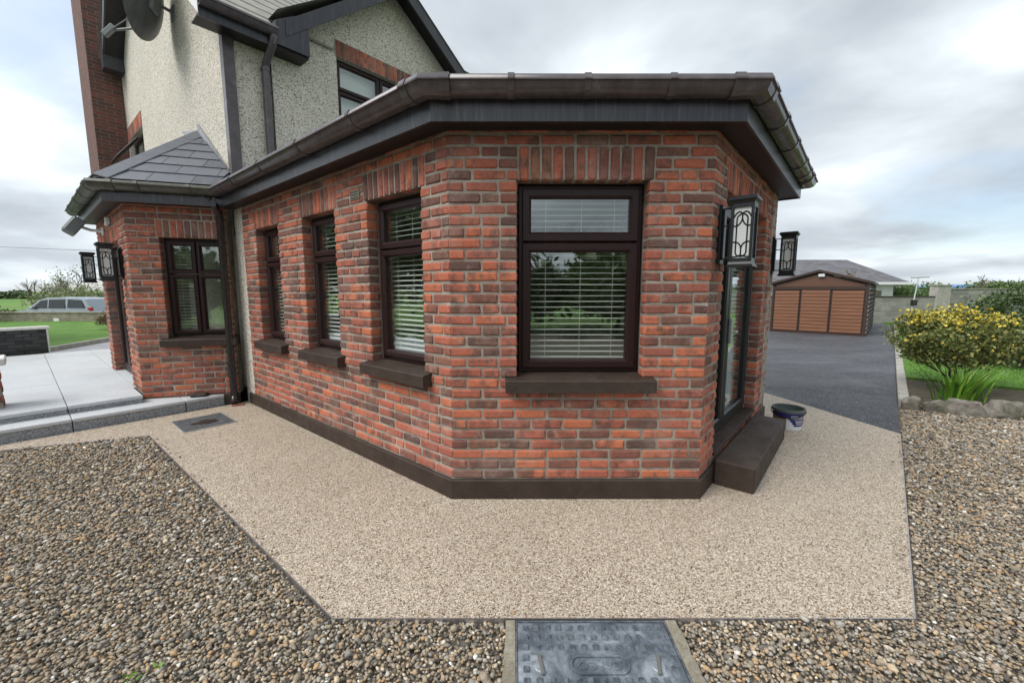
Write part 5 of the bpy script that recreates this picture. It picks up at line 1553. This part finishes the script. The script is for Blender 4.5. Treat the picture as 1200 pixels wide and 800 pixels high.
b = NB('blade_leaf'); rr_ = b.n('ShaderNodeObjectInfo').outputs['Random']; c_ = b.mix(rr_, (.055, .17, .014), (.21, .37, .04)); b.set(Base_Color=c_, Roughness=.42)
build_blades()

def far_tree(loc, h, rx, leaf, label, seed, n_cl=120, per=14, size=.12, name='tree', bare=False, group='trees along the horizon', trunk=.12, cat='tree', density=1.0):
    rng = np.random.default_rng(seed)
    t = empty(name, loc); tag(t, label, cat, group)
    m = MB(); tips = []
    if bare:
        branchy(m, Vector((0, 0, 0)), Vector((rng.normal() * .06, rng.normal() * .06, 1)).normalized(), h * .30, trunk, 5, rng, tips, 3, .42, .70)
        m.build('trunk', 'twig', t)
        if leaf:
            T = np.array([tuple(p) for p in tips]); P = np.repeat(T, per, 0) + rng.normal(size=(len(T) * per, 3)) * rx * .09
            leaf_mesh('crown', leaf, P, size, None, t, rng)
        return t
    branchy(m, Vector((0, 0, 0)), Vector((0, 0, 1)), h * .42, trunk, 2, rng, tips, 3, .5, .6); m.build('trunk', 'bark', t)
    P, C = clumps(rng, n_cl, per, 1, np.array((rx, rx, h * .42)), rx * .09); P[:, 2] += h * .55; P = P[P[:, 2] > h * .06]
    leaf_mesh('crown', leaf, P, size, np.array((0, 0, .5)), t, rng)
    return t
# beyond the block wall on the right
far_tree((20.6, 25, -.5), 3.1, 1.5, 'leaf_brown', 'bronze-tinged loose tree behind the block wall, right of the bungalow', 31, 60, 10, .09, bare=True)
far_tree((27.4, 30, -.8), 3.0, 1.5, 'leaf_mid', 'round green tree above the lower block wall, left of the pier', 32, 260, 22, .085)
far_tree((30.4, 31, -.8), 3.1, 1.5, 'leaf_mid', 'round green tree rising right behind the wall pier', 33, 260, 22, .085)
far_tree((44.5, 40, -.8), 4.4, 2.6, None, 'pale bare tree on the skyline right of the wall pier', 34, bare=True, trunk=.14)
far_tree((51, 44, -.8), 3.3, 2.8, 'leaf_mid', 'wide green tree on the skyline above the dark bush', 35, 240, 20, .16)
far_tree((58, 46, -.8), 3.4, 2.8, 'leaf_dark', 'dark tree on the skyline at the right edge', 36, 240, 20, .16)
# left, beyond the road
far_tree((-31.2, 29.5, -.8), 5.6, 3.0, 'leaf_pale', 'airy pale tree with bare twigs behind the porch lanterns', 41, per=2, size=.07, bare=True, trunk=.11)
far_tree((-29.0, 28.2, -.8), 2.6, 1.8, 'leaf_pale', 'pale green shrubby tree right behind the silver car', 42, 110, 14, .09)
far_tree((-33.0, 31.0, -.8), 2.7, 2.1, 'leaf_pale', 'pale hedge tree above the silver car roof', 43, 150, 14, .12)
far_tree((-48.3, 42, -.8), 4.6, 2.4, None, 'bare rounded tree on the left skyline', 44, bare=True, trunk=.13)
far_tree((-62, 46, -.8), 2.9, 2.4, 'leaf_dark', 'dark bush on the skyline at the left edge', 45, 120, 14, .18)
far_tree((-25.4, 19.3, -.05), 1.15, .95, 'leaf_dark', 'dark bush in front of the far boundary wall at the left edge', 46, 120, 16, .05, name='bush', cat='bush')
far_tree((-15.6, 16.2, -.02), .75, .55, 'leaf_brown', 'small reddish bush beside the porch at the lawn edge', 47, 80, 16, .04, name='bush', cat='bush', group='garden bushes')

def hedgerow(x0, x1, y, z, h, leaf, seed, n, size, name, label):
    rng = np.random.default_rng(seed)
    P = np.stack([rng.uniform(x0, x1, n), y + rng.normal(size=n) * h * .5, z + h * rng.random(n) ** .8], 1)
    P[:, 2] = z + (P[:, 2] - z) * (.72 + .28 * np.sin(P[:, 0] * .35 + 1.3) + .18 * np.sin(P[:, 0] * 1.1))
    o = leaf_mesh(name, leaf, P, size, np.array((0, -.4, .5)), None, rng); tag(o, label, 'hedgerow', kind='stuff'); return o
hedgerow(-240, -20, 120, -.8, 2.2, 'leaf_dark', 51, 16000, .45, 'hedgerow', 'far hedgerow across the fields on the left')
hedgerow(-60, -16, 36, -.8, 1.1, 'leaf_dark', 52, 5000, .14, 'roadside_hedge', 'low hedge on the far side of the road')
hedgerow(20, 200, 75, -.8, 1.7, 'leaf_mid', 53, 16000, .3, 'hedgerow', 'far hedgerow on the right skyline')
o = MB().extrude([(-3.5, 0, 0), (3.5, 0, 0), (3.5, 0, 2.6), (0, 0, 3.2), (-3.5, 0, 2.6)], (0, 6, 0)).build('farm_shed', 'blue_sheet'); o.location = (60, 55, -.8)
tag(o, 'pale blue shed on the right skyline', 'shed')

def build_weeds():
    rng = np.random.default_rng(77)
    for (x, y, k, lb) in ((-1.46, 1.44, 26, 'tiny green weed sprouting through the gravel near the bottom edge'), (-1.39, 1.47, 12, 'smallest green weed in the gravel, right of the other sprout')):
        k = k // 2; P = np.stack([rng.normal(size=k) * .014, rng.normal(size=k) * .014, rng.uniform(.0, .03, k)], 1)
        o = leaf_mesh('weed', 'leaf_blade', P, .011, np.array((0, 0, 1.0)), None, rng, .6); o.location = (x, y, -.008); tag(o, lb, 'weed', 'weeds in the gravel')
build_weeds()
# lawn blades near the shrub
def build_blades_lawn():
    rng = np.random.default_rng(8); n = 16000
    poly = [(6.66, 6.9), (7.14, 6.45), (7.6, 6.05), (12, 4.7), (15, 6), (15, 12), (11.5, 12)]
    P = np.stack([rng.uniform(6.6, 15, n * 2), rng.uniform(4.7, 12, n * 2)], 1); P = P[inside(poly, P)][:n]; n = len(P)
    h = rng.uniform(.025, .06, n); a = rng.uniform(0, 6.283, n); w = .006
    B = np.stack([np.cos(a), np.sin(a)], 1) * w; ln = rng.normal(size=(n, 2)) * .018
    z0 = np.full(n, .048)
    V = np.stack([np.concatenate([P - B, z0[:, None]], 1), np.concatenate([P + B, z0[:, None]], 1), np.concatenate([P + ln, (z0 + h)[:, None]], 1)], 1).reshape(-1, 3)
    me = bpy.data.meshes.new('lawn_grass'); me.from_pydata(V.tolist(), [], np.arange(3 * n).reshape(-1, 3).tolist()); me.update(); me.materials.append(MATS['grass_blade'])
    o = bpy.data.objects.new('lawn_grass', me); COL.objects.link(o); tag(o, 'short bright green lawn grass behind the shrub', 'grass', kind='stuff')
build_blades_lawn()

MIRROR = ['behind the photographer, second from the left in the front window reflection', 'mirrored left of centre in the front window', 'mirrored in the middle of the front window', 'mirrored right of centre in the front window', 'mirrored at the right edge of the front window', 'in the garden corner, leftmost in the front window reflection', 'mirrored at the right edge of the nearest left wall window', 'mirrored in the nearest left wall window', 'mirrored in the middle left wall window', 'mirrored in the left wall window nearest the house']
# garden trees behind the photographer, mirrored in the window panes
for i, (x, y, h, rx) in enumerate(((-9.0, -9.5, 3.4, 2.4), (-5.0, -10.5, 3.3, 2.6), (-.5, -11.0, 3.2, 2.7), (4.2, -10.5, 3.3, 2.6), (9.0, -9.0, 3.3, 2.5), (-13.0, -5.0, 5.2, 2.8), (-15.5, -1.5, 6.0, 3.0), (-16.0, 2.2, 6.2, 3.0), (-16.5, 5.8, 6.0, 3.0), (-18.0, 9.4, 6.0, 3.0))):
    far_tree((x, y, -.07), h, rx, 'leaf_mid' if i % 2 else 'leaf_dark', 'leafy garden tree ' + MIRROR[i], 60 + i, 260, 16, .17, group='garden trees mirrored in the windows')

# ------------------------------------------------------------------ silver car on the road
def build_car():
    t = empty('car', (-28.6, 24.3, -.55)); tag(t, 'silver estate car parked on the road behind the low far wall', 'car')
    L_, W_ = 4.9, 1.85
    prof = [(0, .32), (.02, .62), (.12, .82), (1.15, .98), (1.25, 1.0), (1.95, 1.56), (2.25, 1.66), (3.2, 1.70), (4.2, 1.66), (4.5, 1.58), (4.82, 1.02), (4.9, .82), (4.88, .40), (4.7, .28), (.15, .25)]
    m = MB(); ny = 6; n = len(prof)
    for j in range(ny + 1):
        s = j / ny * 2 - 1
        for x, z in prof:
            tuck = 1 - .16 * max(0, (z - .95) / .75)                 # cabin leans in
            rnd = 1 - .05 * max(0, .5 - abs(x - L_ / 2) / L_) * 0 - (.08 if x < .2 or x > 4.75 else 0)
            m.v.append((x, s * W_ / 2 * tuck * rnd, z + (-.03 if abs(s) > .9 and z > 1.4 else 0)))
    for j in range(ny):
        for i in range(n): m.f.append((j * n + i, (j + 1) * n + i, (j + 1) * n + (i + 1) % n, j * n + (i + 1) % n))
    m.f += [tuple(range(n)), tuple(ny * n + i for i in range(n))[::-1]]
    m.build('body', 'car_paint', t, True)
    def yy(z): return -(W_ / 2) * (1 - .16 * max(0, (z - .95) / .75)) - .006
    def side(poly, name):
        for sg in (1, -1):
            mm = MB(); vs = [(x, sg * yy(z), z) for x, z in poly]; vb = [(x, sg * (yy(z) + .01), z) for x, z in poly]; k = len(vs)
            mm.add(vs + vb, [tuple(range(k)), tuple(range(k, 2 * k))[::-1]] + [(i, (i + 1) % k, k + (i + 1) % k, k + i) for i in range(k)]); mm.build(name, 'car_window', t)
    side([(1.55, 1.06), (2.42, 1.06), (2.42, 1.54), (2.05, 1.50)], 'side_window'); side([(2.50, 1.06), (3.42, 1.06), (3.42, 1.57), (2.50, 1.55)], 'side_window'); side([(3.56, 1.08), (4.50, 1.08), (4.34, 1.52), (3.56, 1.57)], 'side_window')
    MB().extrude([(1.30, -.74, 1.04), (1.92, -.68, 1.54), (1.92, .68, 1.54), (1.30, .74, 1.04)], (-.012, 0, .012)).build('windscreen', 'car_window', t)
    wm = []
    for x in (.95, 3.95):
        for sg in (-1, 1):
            w = MB().lathe([(.20, -.09), (.31, -.10), (.33, -.06), (.33, .06), (.31, .10), (.20, .09)], 24); w.xform(Matrix.Translation((x, sg * .84, .33)) @ Matrix.Rotation(R(90), 4, 'X')); wh = w.build('wheel', 'tyre', t, True)
            r = MB().lathe([(.0, -.07), (.19, -.085), (.205, -.02), (.205, .02), (.19, .085), (.0, .07)], 16); r.xform(Matrix.Translation((x, sg * .84, .33)) @ Matrix.Rotation(R(90), 4, 'X')); r.build('rim', 'galvanised', wh, True)
    for sg in (-1, 1):
        MB().bbox(4.62, 4.86, sg * .78 - .07, sg * .78 + .07, .80, 1.12, .02).build('tail_lamp', 'red_lamp', t)
        MB().bbox(.02, .20, sg * .68 - .12, sg * .68 + .12, .66, .80, .02).build('headlight', 'frosted', t)
        MB().bbox(1.62, 1.78, sg * 1.0 - .08, sg * 1.0 + .08, 1.02, 1.16, .02).build('mirror', 'car_paint', t)
        MB().bbox(2.55, 2.75, sg * .93 - .01, sg * .93 + .01, .90, .94, .006).build('door_handle', 'car_paint', t)
b = NB('car_window'); b.set(Base_Color=(.012, .014, .016), Roughness=.08)
build_car()

# overhead cable on the left
def build_cable():
    pts = []
    for i in range(25):
        s = i / 24; x = -60 + s * 62; y = 33 + s * 22; pts.append((x, y, 5.9 - .9 * math.sin(math.pi * s) + s * .5))
    o = MB().tube(pts, .022, 5).build('overhead_cable', 'pipe_black'); tag(o, 'thin overhead cable crossing the sky on the left', 'cable')
build_cable()
